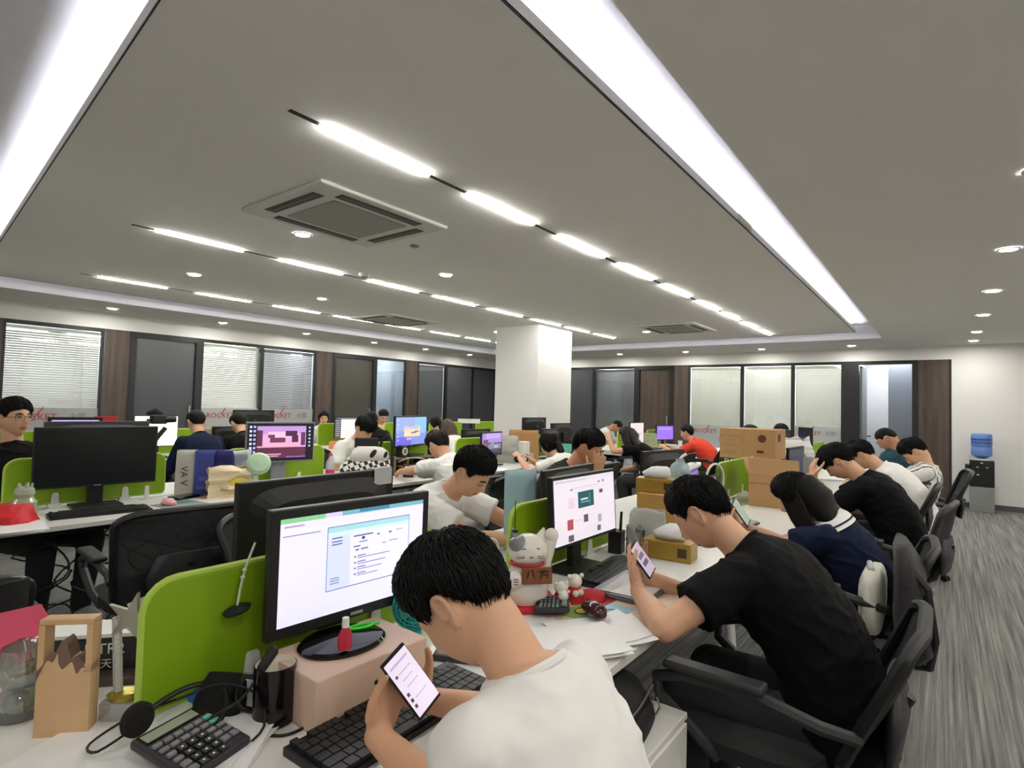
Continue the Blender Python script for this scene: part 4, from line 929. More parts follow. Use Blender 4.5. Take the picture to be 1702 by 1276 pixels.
# ---------------------------------------------------------------- desk clutter: generic things
def on(px, py, z=ZD, dz=0): p = atz(px, py, z); return V((p.x, p.y, z+dz))
def keyboard(label, x, y, rz, w=.44, d=.135, col=None, z=ZD):
    t = thing('keyboard', label, 'keyboard', (x, y, z), rz, 'black keyboards')
    b = MB(); b.prism([(-w/2, -d/2), (w/2, -d/2), (w/2, d/2), (-w/2, d/2)], .016)
    for v in b.bm.verts:
        if v.co.z > .01 and v.co.y < 0: v.co.z = .011
    b.build('case', black_p, t, smooth=False)
    b = MB(); km = col or M('keycap', '#1b1c1e', .5, var=.1); rows = 6; u = w*.96/22.5
    for r in range(rows):
        y0 = d/2-.014-r*(d-.028)/(rows-1)*.98; z0 = .0115+.005*(y0/d+.5); x0 = -w*.48
        widths = ([1]*22) if r < 2 else ([1.5]+[1]*12+[1.5]+[1]*7) if r < 4 else ([2.2]+[1]*10+[2.6]+[1]*6) if r == 4 else [1.3]*3+[6]+[1.3]*4+[1]*6
        for i, wd in enumerate(widths):
            if r == 0 and i in (1, 6, 11): x0 += u; continue
            kw = wd*u*22.4/sum(widths)*(.99 if r else .88); b.box((x0+kw/2, y0, z0+.004), (kw-.0025, (d-.028)/(rows-1)-.003, .009)); x0 += kw
    b.build('keys', km, t, smooth=False); return t
def papers(label, x, y, rz, n=4, w=.21, h=.297, z=ZD, seed=1, curl=0., mat=None, name='paper_stack', print_=True):
    t = thing(name, label, 'paper', (x, y, z), rz); rn = random.Random(seed)
    b = MB()
    for k in range(n):
        a = rn.uniform(-.12, .12); ox, oy = rn.uniform(-.012, .012), rn.uniform(-.012, .012); N = 8; th = .0012
        rows = []
        for zz in (0, th):
            rows.append([[b.bm.verts.new(Mx.Rotation(a, 4, 'Z') @ V((-w/2+w*i/N+ox, -h/2+h*j/N+oy, .0015+k*.0022+zz+curl*(max(0, j/N-.55)**2)*1.2+curl*.5*max(0, i/N-.6)**2))) for i in range(N+1)] for j in range(N+1)])
        for s in (0, 1):
            for j in range(N):
                for i in range(N): b.bm.faces.new((rows[s][j][i], rows[s][j][i+1], rows[s][j+1][i+1], rows[s][j+1][i]))
        for i in range(N):
            for j in (0, N): b.bm.faces.new((rows[0][j][i], rows[0][j][i+1], rows[1][j][i+1], rows[1][j][i])); b.bm.faces.new((rows[0][i][j], rows[0][i+1][j], rows[1][i+1][j], rows[1][i][j]))
    b.build('sheets', mat or paper, t)
    return t
def carton(label, x, y, z, rz, sx, sy, sz, mat=None, name='carton', cat='box', marks=None):
    t = thing(name, label, cat, (x, y, z), rz)
    b = MB(); b.box((0, 0, sz/2), (sx, sy, sz), bev=.003); b.build('body', mat or card, t, smooth=False)
    if marks: marks(t, sx, sy, sz)
    return t
def cup(label, x, y, z, r, h, mat, name='cup'):
    b = MB(); b.lathe([(r*.75, 0), (r, h), (r-.003, h), (r*.72, .004), (.001, .004)], 20); return tag(b.build(name, mat, loc=(x, y, z)), label, 'cup')
def phone(label, c, right, up, scr=('#d8cfe0',), w=.074, h=.152, name='smartphone'):
    t = thing(name, label, 'phone', c); n = V(right).normalized().cross(V(up).normalized()); m = facing(right, V(up)-V(right).normalized()*V(up).dot(V(right).normalized()), (0, 0, 0))
    b = MB(); b.box((0, 0, 0), (w, h, .008), bev=.003); bmesh.ops.transform(b.bm, matrix=m, verts=b.bm.verts); b.build('phone_case', black_p, t, smooth=False)
    b = MB(); mats = [sc(scr[0])]; b.quad([(-w*.46, -h*.45, .0043), (w*.46, -h*.45, .0043), (w*.46, h*.45, .0043), (-w*.46, h*.45, .0043)], 0)
    for i, (u0, v0, u1, v1, c2) in enumerate(scr[1:]): mats.append(sc(c2)); b.quad([((u-.5)*w*.92, (v-.5)*h*.9, .0045+.0001*i) for u, v in ((u0, v0), (u1, v0), (u1, v1), (u0, v1))], i+1)
    bmesh.ops.transform(b.bm, matrix=m, verts=b.bm.verts); b.build('screen', mats, t, smooth=False); return t
def bag(label, x, y, z, rz, w, d, h, mat, name='paper_bag', handles=None, crumple=.0, flare=1.0, cat='bag'):
    t = thing(name, label, cat, (x, y, z), rz)
    b = MB(); N = 10; rings = []
    for j in range(N+1):
        v = j/N; k = 1+(flare-1)*v; rg = []
        dd = d*(1-.55*v*v)
        per = [(-w/2, -dd/2), (-w/4, -dd/2), (0, -dd/2), (w/4, -dd/2), (w/2, -dd/2), (w/2-d*.1*v, 0), (w/2, dd/2), (w/4, dd/2), (0, dd/2), (-w/4, dd/2), (-w/2, dd/2), (-w/2+d*.1*v, 0)]
        for i, (px, py) in enumerate(per):
            nz = noise.noise(V((px*14, py*14+x*5, v*5+y)))*crumple; rg.append(b.bm.verts.new((px*k+nz*.6, py*k+nz, v*h+(noise.noise(V((i*.9, y, x)))*crumple*1.2 if j == N else 0))))
        rings.append(rg)
    b.skin(rings, cap=False); b.bm.faces.new(rings[0][::-1])
    o = b.build('body', mat, t, smooth=True, ang=50)
    md = o.modifiers.new('thick', 'SOLIDIFY'); md.thickness = .002
    if handles:
        b = MB()
        for s in (-1, 1): b.tube([(-w*.2, s*d*.22, h*.97), (-w*.17, s*d*.24, h+.07), (0, s*d*.26, h+.10), (w*.17, s*d*.24, h+.07), (w*.2, s*d*.22, h*.97)], .004, 6)
        b.build('handle', handles, t)
    return t
# ---------------------------------------------------------------- nearest desk, left to right
clear = glass_pane('clear_acrylic', (.86, .90, .89), .2); thin_gl = glass_pane('thin_glass', (.93, .95, .95), .12)
def catm(p0, p1, p2, p3, t): return tuple(.5*(2*b_+(c-a)*t+(2*a-5*b_+4*c-d)*t*t+(-a+3*b_-3*c+d)*t**3) for a, b_, c, d in zip(p0, p1, p2, p3))
def smooth_open(p, k=4): return [catm(p[max(i-1, 0)], p[i], p[i+1], p[min(i+2, len(p)-1)], j/k) for i in range(len(p)-1) for j in range(k)]+[p[-1]]
def smooth_poly(p): return smooth_open(p[:13])[:-1]+smooth_open(p[12:])
# wooden block with a window and a dark resin wave
t = thing('wooden_display_block', 'upright pale wooden block with a window and jagged resin top, front left', 'ornament', (-1.36, .375, ZD), R(46.5))
wd = stretched('pale_maple', '#bd9468', '#d6b48a', (3, 30, 3), .5); W2, HB = .0475, .222
b = MB(); D2 = .0155
b.bx(-W2, -W2+.011, -D2, D2, .12, HB-.011); b.bx(W2-.011, W2, -D2, D2, .12, HB-.011); b.bx(-W2, W2, -D2, D2, HB-.011, HB, bev=.002)
top = [(-W2, 0), (W2, 0), (W2, .135), (.030, .138), (.022, .150), (.012, .147), (.004, .172), (-.004, .182), (-.012, .168), (-.018, .155), (-.028, .152), (-.038, .135), (-W2, .125)]
top = top[:2]+smooth_open(top[2:]); b.prism(top, 2*D2, Mx(((1, 0, 0, 0), (0, 0, -1, D2), (0, 1, 0, 0), (0, 0, 0, 1)))); b.build('block', wd, t, smooth=False)
b = MB(); rs = [(-W2, .105), (-.04, .125), (-.03, .145), (-.02, .142), (-.012, .158), (-.010, .140), (-.003, .128), (.006, .135), (.014, .140), (.022, .118), (.03, .128), (.036, .130), (.034, .1385), (.022, .1505), (.012, .148), (.004, .1725), (-.004, .183), (-.012, .169), (-.018, .1555), (-.028, .153), (-.038, .136), (-W2, .1255)]
rs = smooth_poly(rs); b.prism(rs, 2*D2+.001, Mx(((1, 0, 0, 0), (0, 0, -1, D2+.0005), (0, 1, 0, 0), (0, 0, 0, 1)))); b.build('resin_wave', M('smoky_resin', '#6d5547', .15, var=.3, vs=60), t, smooth=False)
# glass animal jar
t = thing('glass_jar', 'clear glass jar shaped like an animal head, behind the wooden block', 'jar', (-1.50, .335, ZD), R(30))
b = MB(); b.lathe([(.001, 0), (.038, 0), (.044, .012), (.04, .04), (.03, .055), (.028, .06), (.045, .085), (.048, .11), (.035, .14), (.012, .152), (.001, .153), (.001, .150), (.012, .149), (.032, .138), (.044, .11), (.041, .087), (.026, .061), (.001, .055)], 28); b.ball((-.04, 0, .10), .016, (.6, 1, 1)); b.ball((.04, 0, .10), .016, (.6, 1, 1)); b.build('jar_body', clear, t)
b = MB(); b.ball((0, 0, .027), .026, (1.25, 1.1, .8)); b.build('dark_filling', M('pale_gravel', '#9da09a', .5, var=.4, vs=200), t)
# red folder and black/white notebook box behind
t = thing('red_binder', 'glossy red ring binder lying at the left edge of the near desk', 'binder', (-1.78, .22, ZD), R(4))
PM = lambda y: Mx(((1, 0, 0, 0), (0, 0, 1, y), (0, 1, 0, 0), (0, 0, 0, 1)))
b = MB(); b.prism([(.09, 0), (.09, .004), (-.086, .004), (-.086, .098), (.09, .030), (.09, .034), (-.09, .104), (-.09, 0)], .44, PM(-.20)); b.build('cover', M('red_folder_card', '#c2405a', .35), t, smooth=False)
b = MB(); b.prism([(.082, .005), (.082, .030), (-.08, .092), (-.08, .005)], .42, PM(-.19)); b.build('pages', M('pages_pink', '#d8b9b4', .8), t, smooth=False)
t = thing('black_letter_box', 'black and white printed box with block letters, behind the crystal trophy', 'box', (-1.585, .505, ZD), R(50))
b = MB(); b.box((0, 0, .05), (.24, .09, .10), bev=.003); b.build('body', M('printed_black', '#2a2a2b', .4), t, smooth=False)
b = MB(); b.box((0, 0, .103), (.245, .095, .008)); b.build('white_lid', white_p, t, smooth=False)
text('white_letters', 'I DTR2', .034, white_p, t, facing((1, 0, 0), (0, 0, 1), (.01, -.0455, .072)), .0006); text('white_letters', '念 天国', .024, white_p, t, facing((1, 0, 0), (0, 0, 1), (.02, -.0455, .038)), .0006)
papers('loose printed leaflets under the crystal trophy', -1.47, .50, R(60), 3, seed=4, w=.15, h=.21)
b = MB(); b.box((0, 0, .012), (.16, .05, .024), bev=.003); tag(b.build('dark_wooden_bar', wood_d, loc=(-1.515, .485, ZD), rz=R(50), smooth=False), 'dark wooden bar lying behind the trophy base', 'block')
# crystal trophy
t = thing('crystal_trophy', 'clear crystal trophy with a grey star on a gold and glass base', 'trophy', (-1.325, .462, ZD), R(38))
crys = glass_pane('crystal', (.72, .76, .74), .38)
b = MB(); b.box((0, 0, .0225), (.075, .05, .045), bev=.006); b.build('base', crys, t, smooth=False)
b = MB(); b.lathe([(.001, 0), (.032, 0), (.034, .006), (.026, .012), (.001, .013)], 28, mtx=Mx.Translation((0, 0, .0455)) @ Mx.Diagonal((1, .72, 1, 1))); b.build('gold_plinth', M('gold_foil', '#b9a845', .2, metal=.8), t)
b = MB(); b.cone((-.014, 0, .055), (-.024, 0, .205), .0085, .0085, 6); b.build('left_pillar', M('bubbled_crystal', '#f2f5f2', .12, trans=.25, var=.15, vs=300, bump=.6), t, smooth=False)
b = MB(); b.cone((.024, 0, .055), (.034, 0, .17), .005, .005, 6); b.build('right_pillar', crys, t, smooth=False)
b = MB(); b.tube([(-.024, 0, .205), (.0, 0, .19), (.03, 0, .165), (.045, 0, .14)], .007, 8); b.build('crystal_arch', crys, t)
st = [((.052 if k % 2 == 0 else .018)*math.sin(R(36*k+12)), (.052 if k % 2 == 0 else .018)*math.cos(R(36*k+12))) for k in range(10)]
b = MB(); b.prism(st, .009, facing((1, 0, 0), (0, 0, 1), (.012, -.004, .208))); b.build('star', M('grey_star', '#9a9a8c', .3, metal=.4), t, smooth=False)
b = MB(); b.box((.025, .02, .236), (.08, .012, .014), (0, R(-24), 0)); b.build('crystal_blade', M('pale_crystal', '#d5d9d4', .15), t, smooth=False)
# hanging black disc on a white cord over the desk screen
t = thing('hanging_microphone', 'black disc hanging on a pale jointed cord over the green screen', 'microphone', (XA+.004, .655, .962))
b = MB(); b.lathe([(.001, -.006), (.02, -.005), (.022, 0), (.016, .004), (.004, .008), (.001, .009)], 24, mtx=Mx.Translation((.025, -.01, -.03)) @ Mx.Rotation(R(12), 4, 'X') @ Mx.Diagonal((1.1, 1.4, 1, 1))); b.build('disc', black_m, t)
b = MB(); b.tube([(.025, -.01, -.022), (.022, -.004, .01), (.018, .006, .045), (.012, .02, .075), (-.002, .04, .102)], .0028, 8); b.ball((.019, .003, .035), .0055, n=8); b.ball((.0175, .007, .05), .005, n=8); b.build('cord', M('pale_cord', '#c9d2b8', .5), t)
# headset, calculator, pouch, papers
papers('stack of white papers under the calculator', -1.12, .53, R(35), 7, seed=2, curl=.03)
papers('crumpled white sheets at the bottom left', -1.24, .40, R(20), 3, seed=9, curl=.05)
def calculator(label, x, y, rz, z, w=.15, h=.20, rx=10, lab2=0):
    t = thing('calculator', label, 'calculator', (x, y, z), rz)
    T = Mx.Rotation(R(rx), 4, 'X')
    def fin(b, n, m): bmesh.ops.transform(b.bm, matrix=Mx.Translation((0, 0, .018)) @ T, verts=b.bm.verts); return b.build(n, m, t, smooth=False)
    b = MB(); b.box((0, 0, 0), (w, h, .018), bev=.006); fin(b, 'calculator_body', M('calculator_shell', '#2b2a2e', .45))
    b = MB(); b.box((0, h*.36, .0095), (w*.9, h*.2, .003), bev=.001); b.box((-.004, h*.36, .0112), (w*.78, h*.14, .001), mi=1); fin(b, 'display', [black_g, M('lcd_grey', '#8e9484', .25)])
    k1, k2, k3, k4 = M('key_black', '#1c1b1e', .4), M('key_grey', '#77747a', .4), M('key_teal', '#5fb39c', .4), white_p
    n = 0
    for r in range(6):
        for c in range(6):
            if r == 5 and c > 3: continue
            small = r < 2 or c in (0, 4, 5)
            mm = k3 if (c == 5 and r < 2) else k2 if (small) else k1
            b = MB(); x0 = -w*.38+c*w*.152; y0 = h*.17-r*h*.118
            b.box((x0, y0, .0115), (w*.125, h*(.062 if small and r < 4 else .088), .006), bev=.0018)
            if not small: b.box((x0, y0, .0147), (w*.03, h*.022, .0006), mi=1)
            fin(b, 'key', [mm, k4])
    return t
calculator('black desktop calculator on the paper stack, front left', -1.078, .487, R(106), ZD+.018, w=.13, h=.15)
t = thing('headset', 'black wired headset with one foam ear pad, beside the calculator', 'headset', (-1.175, .525, ZD+.035), R(40))
b = MB(); arc = [(-.085+.0*k, -.05, 0) for k in range(1)]+[(-.075*math.cos(R(12*k)), -.05+.12*math.sin(R(12*k)), .018*math.sin(R(12*k))) for k in range(16)]; b.tube([(-.075, -.05, .0)]+[(x, y, z+.01) for x, y, z in arc[1:]], .0055, 8); b.build('headband', black_p, t)
for x in (-.075,):
    b = MB(); b.lathe([(.001, -.014), (.024, -.014), (.03, -.006), (.03, .006), (.024, .014), (.001, .014)], 22, mtx=Mx.Translation((x*.92, -.055, .022)) @ Mx.Rotation(R(90), 4, 'Y') @ Mx.Rotation(R(20), 4, 'X')); b.build('ear_pad', M('ear_foam', '#141312', .95, bump=.6, vs=300), t)
b = MB(); b.tube(smooth_open([(.06, -.045, .02), (.10, .0, .035), (.12, .05, .075)]), .003, 6); b.cap((.118, .046, .072), (.13, .066, .095), .010, .012); b.build('microphone_boom', black_m, t)
b = MB(); b.tube(smooth_open([(-.07, -.06, .01), (-.11, -.10, -.01), (-.15, -.06, -.02), (-.12, .01, -.01), (-.03, .03, .02), (.05, .02, .05), (.12, .02, .03), (.15, -.02, -.01), (.13, -.08, -.02)]), .0025, 6); b.build('headset_cable', cable, t)
t = thing('black_pouch', 'soft black pouch leaning by the headset, a blue wrapper behind it', 'pouch', (-1.185, .585, ZD), R(35)); b = MB(); b.loft([((0, 0, 0), (1, 0, 0), (0, 1, 0), .05, .025), ((0, .004, .035), (1, 0, 0), (0, 1, 0), .052, .028), ((.004, .012, .07), (1, 0, 0), (0, 1, 0), .045, .012), ((.004, .016, .085), (1, 0, 0), (0, 1, 0), .036, .005)], 20, e=3); b.build('pouch_body', M('black_cloth', '#111113', .9), t)
b = MB(); b.loft([((0, 0, 0), (1, 0, 0), (0, 1, 0), .045, .02), ((0, .0, .03), (1, 0, 0), (0, 1, 0), .042, .018), ((.01, .0, .055), (1, 0, 0), (0, 1, 0), .025, .006)], 14); tag(b.build('blue_wrapper', M('blue_film', '#2f67b0', .3, var=.3, vs=90), loc=(-1.235, .585, ZD), rz=R(30)), 'crumpled blue wrapper by the foot of the green screen', 'wrapper')
# mug
t = thing('mug', 'tall black mug with a white inside, beside the cream box', 'mug', (-1.092, .652, ZD)); rr, hh = .041, .116
b = MB(); b.lathe([(.001, 0), (rr-.004, 0), (rr, .004), (rr, hh), (rr-.002, hh+.001)], 36, cap=False); b.lathe([(rr-.002, hh+.001), (rr-.004, hh-.002), (rr-.005, .006), (.001, .005)], 36, mi=1, cap=False); b.build('mug_body', [M('mug_glaze', '#120d10', .12), M('mug_inside', '#e9e4d4', .3)], t)
b = MB(); q = V((-.7, -.7, 0)); b.tube([q*rr*.98+V((0, 0, .09)), q*(rr+.018)+V((0, 0, .094)), q*(rr+.034)+V((0, 0, .075)), q*(rr+.036)+V((0, 0, .05)), q*(rr+.022)+V((0, 0, .028)), q*rr*.98+V((0, 0, .022))], .0062, 10); b.build('handle', MC['mug_glaze'], t)
b = MB(); b.tube(smooth_open([(-1.09, .60, ZD+.003), (-1.03, .63, ZD+.003), (-1.02, .68, ZD+.003), (-1.05, .73, ZD+.003)]), .003, 6); tag(b.build('black_cable', cable), 'thin black cable curling round the mug on the desk', 'cable')
# cream box under the monitor
def apple(t, sx, sy, sz):
    b = MB(); m = facing((0, 1, 0), (0, 0, 1), (sx/2+.0004, 0, sz*.5))
    b.prism([(.0045*math.cos(R(20*k))*(1-.12*math.cos(R(40*k))), .005*math.sin(R(20*k))) for k in range(18)], .0006, m); b.prism([(0, .006), (.003, .009), (.002, .006)], .0006, m); b.build('fruit_mark', black_m, t, smooth=False)
    b = MB(); b.bx(-sx/2-.0005, sx/2+.0005, -sy/2-.0005, sy/2+.0005, .0, .004); b.build('lower_tray', M('cream_card_dark', '#c9a893', .7), t, smooth=False)  # lower tray in a darker cream tone
carton('pinkish cream cardboard box under the nearest lit monitor', -1.075, .822, ZD, R(-1), .195, .295, .105, mat=M('cream_card', '#dcbfab', .6, var=.02), name='cream_box', marks=apple)
t = thing('spray_bottle', 'small clear bottle of red liquid with a white cap, on the oval monitor base', 'bottle', (-1.03, .775, .864)); b = MB(); b.lathe([(.001, 0), (.014, 0), (.017, .006), (.016, .03), (.009, .042), (.008, .046)], 20, mtx=Mx.Diagonal((.8, 1, 1, 1))); b.build('bottle_body', M('red_liquid', '#d4304a', .1, trans=.3, var=0), t); b = MB(); b.cone((0, 0, .046), (0, 0, .066), .008, .0075, 14); b.build('cap', white_p, t)
b = MB(); b.tube([(.022*math.cos(R(24*k))*1.3, .010*math.sin(R(24*k)), .0) for k in range(15)], .0035, 8, closed=True); b.tube([(.028, 0, 0), (.045, -.005, 0)], .0035, 8); tag(b.build('green_strap', M('bright_green_rubber', '#3fd23a', .4), loc=(-1.10, .872, .8655), rz=R(75)), 'bright green rubber strap lying on the oval monitor base', 'strap')
keyboard('big black keyboard in front of the cream box', -.905, .83, R(92), .45, .15)
# teal fan
t = thing('desk_fan', 'small teal desk fan beside the near head, right of the lit monitor', 'fan', (-1.115, 1.06, ZD), R(52)); tl = M('teal_plastic', '#3aa7a4', .35)
b = MB(); b.box((0, 0, .006), (.07, .06, .012), bev=.005); b.loft([((0, 0, .01), (1, 0, 0), (0, 1, 0), .016, .012), ((0, 0, .09), (1, 0, 0), (0, 1, 0), .02, .012)], 16); b.build('stand', tl, t)
b = MB(); FC = V((0, -.01, .125))
for r in (.018, .03, .042, .052, .06): b.tube([FC+V((r*math.cos(R(15*k)), -.018+.012*(r/.06)**2, r*math.sin(R(15*k)))) for k in range(24)], .0018, 6, closed=True)
for k in range(24): a = R(15*k); a2 = a+.5; b.tube([FC+V((.012*math.cos(a), -.019, .012*math.sin(a))), FC+V((.036*math.cos(a+.25), -.015, .036*math.sin(a+.25))), FC+V((.06*math.cos(a2), -.005, .06*math.sin(a2)))], .0013, 5)
b.build('grille', tl, t)
b = MB(); b.lathe([(.058, -.02), (.062, -.01), (.062, .01), (.05, .022), (.001, .026)], 28, mtx=Mx.Translation(FC) @ Mx.Rotation(R(-90), 4, 'X'), cap=False); b.build('housing', tl, t)
b = MB()
for k in range(5): a = R(72*k); b.ball(FC+V((.028*math.cos(a), -.004, .028*math.sin(a))), .02, (1.1, .12, .6), 10, (0, -a, 0))
b.build('blades', M('pale_teal', '#8fd0cc', .3), t)
b = MB(); b.cone(FC+V((0, -.022, 0)), FC+V((0, -.019, 0)), .012, .012, 18); b.build('hub_badge', white_p, t, smooth=False)
t = thing('notebook', 'charcoal notebook with pale lettering beyond the held phone', 'notebook', (-.98, 1.14, ZD), R(-62)); b = MB(); b.box((0, 0, .009), (.10, .19, .016), bev=.003); b.build('cover', M('charcoal_cover', '#3a393c', .5), t, smooth=False); b = MB(); b.box((0, .02, .0175), (.006, .05, .001)); b.box((.012, .02, .0175), (.003, .03, .001)); b.build('cover_print', lgrey_p, t, smooth=False)
t = thing('phone_stand', 'flat black pad beside the teal fan', 'pad', (-.98, 1.27, ZD), R(20)); b = MB(); b.box((0, 0, .006), (.10, .12, .01), bev=.003); b.build('pad', black_m, t, smooth=False)
phone('black smartphone in the hand of the nearest person, chat page on its screen', (-.795, .75, .878), (-.05, .9, .43), (-.45, -.4, .8), ('#ddd3e6', (.1, .86, .9, .9, '#b6a9c4'), (.1, .70, .2, .75, '#5c4f66'), (.25, .72, .8, .735, '#a598b4'), (.25, .60, .7, .615, '#a598b4'), (.25, .48, .75, .495, '#a598b4'), (.08, .36, .18, .42, '#4a4052'), (.08, .25, .18, .31, '#3f3747'), (.08, .14, .18, .20, '#4a4052'), (.25, .26, .8, .275, '#a598b4')), w=.062, h=.126)
# pedestal and backpack under the desk end
t = thing('mobile_pedestal', 'white mobile drawer pedestal with a round lock, under the near desk edge', 'cabinet', (-.80, 1.36, 0)); b = MB(); b.box((0, 0, .30), (.46, .42, .50), bev=.004); b.box((.0, 0, .555), (.47, .43, .018), bev=.003); b.build('body', lam, t, smooth=False)
for z0, z1 in ((.06, .25), (.255, .40), (.405, .54)):
    b = MB(); b.box((.232, 0, (z0+z1)/2), (.012, .41, z1-z0), bev=.002); dr = b.build('drawer', lam, t, smooth=False)
b = MB(); b.cone((.236, .04, .48), (.242, .04, .48), .012, .012, 18); b.box((.243, .04, .48), (.002, .003, .012), mi=1); b.build('lock', [chrome, black_p], dr, smooth=False)
for sx in (-.18, .18):
    for sy in (-.16, .16): b = MB(); b.cone((sx, sy-.01, .025), (sx, sy+.01, .025), .025, .025, 14); b.box((sx, sy, .045), (.03, .03, .012)); b.build('caster', black_p, t)
t = thing('backpack', 'black backpack with zip pockets lying on the white pedestal', 'backpack', (-.79, 1.33, .565), R(8)); bp = M('backpack_nylon', '#0e0e10', .7, bump=.2, vs=400)
b = MB(); b.loft([((0, 0, 0), (1, 0, 0), (0, 1, 0), .17, .17), ((.01, 0, .05), (1, 0, 0), (0, 1, 0), .19, .18), ((0, 0, .10), (1, 0, 0), (0, 1, 0), .17, .16), ((-.03, .02, .135), (1, 0, 0), (0, 1, 0), .10, .11)], 28, e=3); b.build('bag_body', bp, t, ang=80)
b = MB(); b.loft([((.15, -.02, .02), (0, 1, 0), (0, 0, 1), .13, .02), ((.19, -.02, .04), (0, 1, 0), (0, 0, 1), .125, .035), ((.205, -.02, .04), (0, 1, 0), (0, 0, 1), .09, .02)], 20); b.build('front_pocket', bp, t, ang=80)
b = MB(); b.tube([(.17, -.16, .075), (.185, 0, .085), (.175, .15, .075)], .003, 6); b.box((.19, .10, .07), (.006, .02, .012)); b.tube([(.195, .12, .06), (.20, .135, .03), (.19, .13, .01)], .003, 6); b.build('zip', steel, t)
# ---------------------------------------------------------------- second seat of the nearest bench
cer = M('white_ceramic', '#e6e2d9', .18, var=.02); gcer = M('grey_glaze', '#7f8184', .2); red_c = M('red_cloth', '#b81f26', .7); goldm = M('gold_lettering', '#b98a4a', .3, metal=.6)
t = thing('lucky_cat_figurine', 'white ceramic cat figurine with a grey ear patch and a gold plaque, raised paw', 'figurine', (-1.10, 1.545, ZD), R(-42))
b = MB(); b.lathe([(.001, 0), (.062, 0), (.07, .02), (.072, .06), (.062, .10), (.048, .125), (.001, .13)], 32, mtx=Mx.Diagonal((.85, 1, 1, 1))); b.build('cat_body', cer, t)
b = MB(); b.ball((.005, 0, .168), .06, (.92, 1.12, .88), 28)
b.build('head', cer, t)
for s in (-1, 1):
    b = MB(); b.cone((0, s*.04, .195), (0, s*.054, .238), .024, .003, 18); b.build('ear', gcer if s < 0 else cer, t)
b = MB(); b.ball((.012, -.03, .185), .045, (.9, .8, .75), 20); b.build('grey_patch', gcer, t)
b = MB()
for s in (-1, 1): b.tube([(.053, s*.014, .178), (.056, s*.022, .184), (.05, s*.032, .178)], .0015, 6)
for s in (-1, 1):
    for k in (-1, 0, 1): b.tube([(.056, s*.022, .158+.004*k), (.045, s*.046, .156+.008*k)], .0009, 5)
b.tube([(.061, -.006, .158), (.062, 0, .155), (.061, .006, .158)], .0012, 6); b.build('face_lines', iris_m, t)
b = MB(); b.cap((.0, .062, .12), (.01, .075, .20), .018, .022, 16); b.ball((.012, .077, .215), .024, n=18); b.build('raised_paw', cer, t)
b = MB(); b.ball((.055, -.052, .085), .028, (.75, 1, 1), 18); b.build('lower_paw', cer, t)
b = MB()
for k in (-1, 0, 1): b.box((.077, -.052+.0, .085+.008*k), (.002, .016, .002))
b.build('paw_lines', M('brown_line', '#6a3d2f', .5), t)
b = MB(); b.box((.066, .018, .10), (.01, .10, .052), (0, R(-8), 0), bev=.003); b.build('plaque', M('copper_plaque', '#8f5a3e', .25, metal=.7), t, smooth=False)
text('plaque_letters', '八方', .042, M('dark_brush', '#1d1410', .5), t, facing((0, 1, 0), (.14, 0, 1), (.0725, .018, .10)), .001)
b = MB(); b.tube([(.05*math.cos(R(15*k)), .056*math.sin(R(15*k)), .125) for k in range(24)], .005, 8, closed=True); b.build('red_collar', red_c, t)
b = MB(); b.ball((.0, -.045, .228), .012, (1, 1, .6)); b.tube([(.0, -.045, .236), (.0, -.045, .33)], .0015, 5); b.build('hanging_bell', M('black_bell', '#191713', .25), t)
b = MB(); b.box((0, 0, .008), (.19, .20, .014), bev=.005); tag(b.build('red_cushion', red_c, loc=(-1.10, 1.55, ZD-.001), rz=R(-42), smooth=False), 'flat red cushion under the white cat figurine', 'cushion')
bpy.data.objects[t.name].location.z = ZD+.014
figs = None
for k, (x, y, s, l) in enumerate(((-1.005, 1.605, 1.0, 'little white figurine in red cloth right of the cat plaque'), (-.99, 1.67, 1.15, 'slightly taller white figurine at the edge of the second monitor'), (-.975, 1.575, .8, 'smallest red and white figurine in front of the cat'))):
    f = thing('small_figurine', l, 'figurine', (x, y, ZD), R(-30), 'little figurines by the cat')
    b = MB(); b.lathe([(.001, 0), (.026*s, 0), (.028*s, .02*s), (.018*s, .045*s), (.001, .05*s)], 18); b.build('red_robe', red_c, f)
    b = MB(); b.ball((0, 0, .062*s), .021*s, n=16); b.ball((.004, .02*s, .078*s), .007*s, n=8); b.ball((.004, -.02*s, .078*s), .007*s, n=8); b.build('head', cer, f)
    b = MB(); b.ball((.022*s, .008, .035*s), .01*s, n=10); b.ball((.022*s, -.01, .033*s), .01*s, n=10); b.build('arms', cer, f)
b = MB(); b.loft([((0, 0, 0), (1, 0, 0), (0, 1, 0), .05, .07), ((0, .005, .018), (1, 0, 0), (0, 1, 0), .045, .06), ((.005, 0, .03), (1, 0, 0), (0, 1, 0), .02, .03)], 16); tag(b.build('red_cloth_bag', red_c, loc=(-.96, 1.73, ZD), rz=R(20)), 'crumpled red cloth bag at the corner of the black keyboard', 'bag')
t = thing('brandmark_fan', 'round clear fan guard half hidden behind the near head', 'fan', (-1.29+.09, 1.47, ZD), R(10))
b = MB(); b.tube([(0, .062*math.cos(R(15*k)), .15+.062*math.sin(R(15*k))) for k in range(24)], .004, 8, closed=True); b.tube([(0, 0, .088), (0, 0, .01)], .008, 8); b.box((0, 0, .006), (.06, .08, .012)); b.build('guard_ring', M('milky_plastic', '#dfe3de', .3), t)
t.name = 'round_fan'
calculator('small dark calculator with a wide display, in front of the cat', -1.0, 1.55, R(-60), ZD+.006, w=.13, h=.11, rx=6)
papers('loose white papers with faint writing, before the small calculator', -.83, 1.36, R(-40), 5, seed=12, curl=.04)
papers('white sheet with a curled edge under the dark mouse', -.80, 1.50, R(-38), 2, seed=14, w=.21, h=.26, curl=.06)
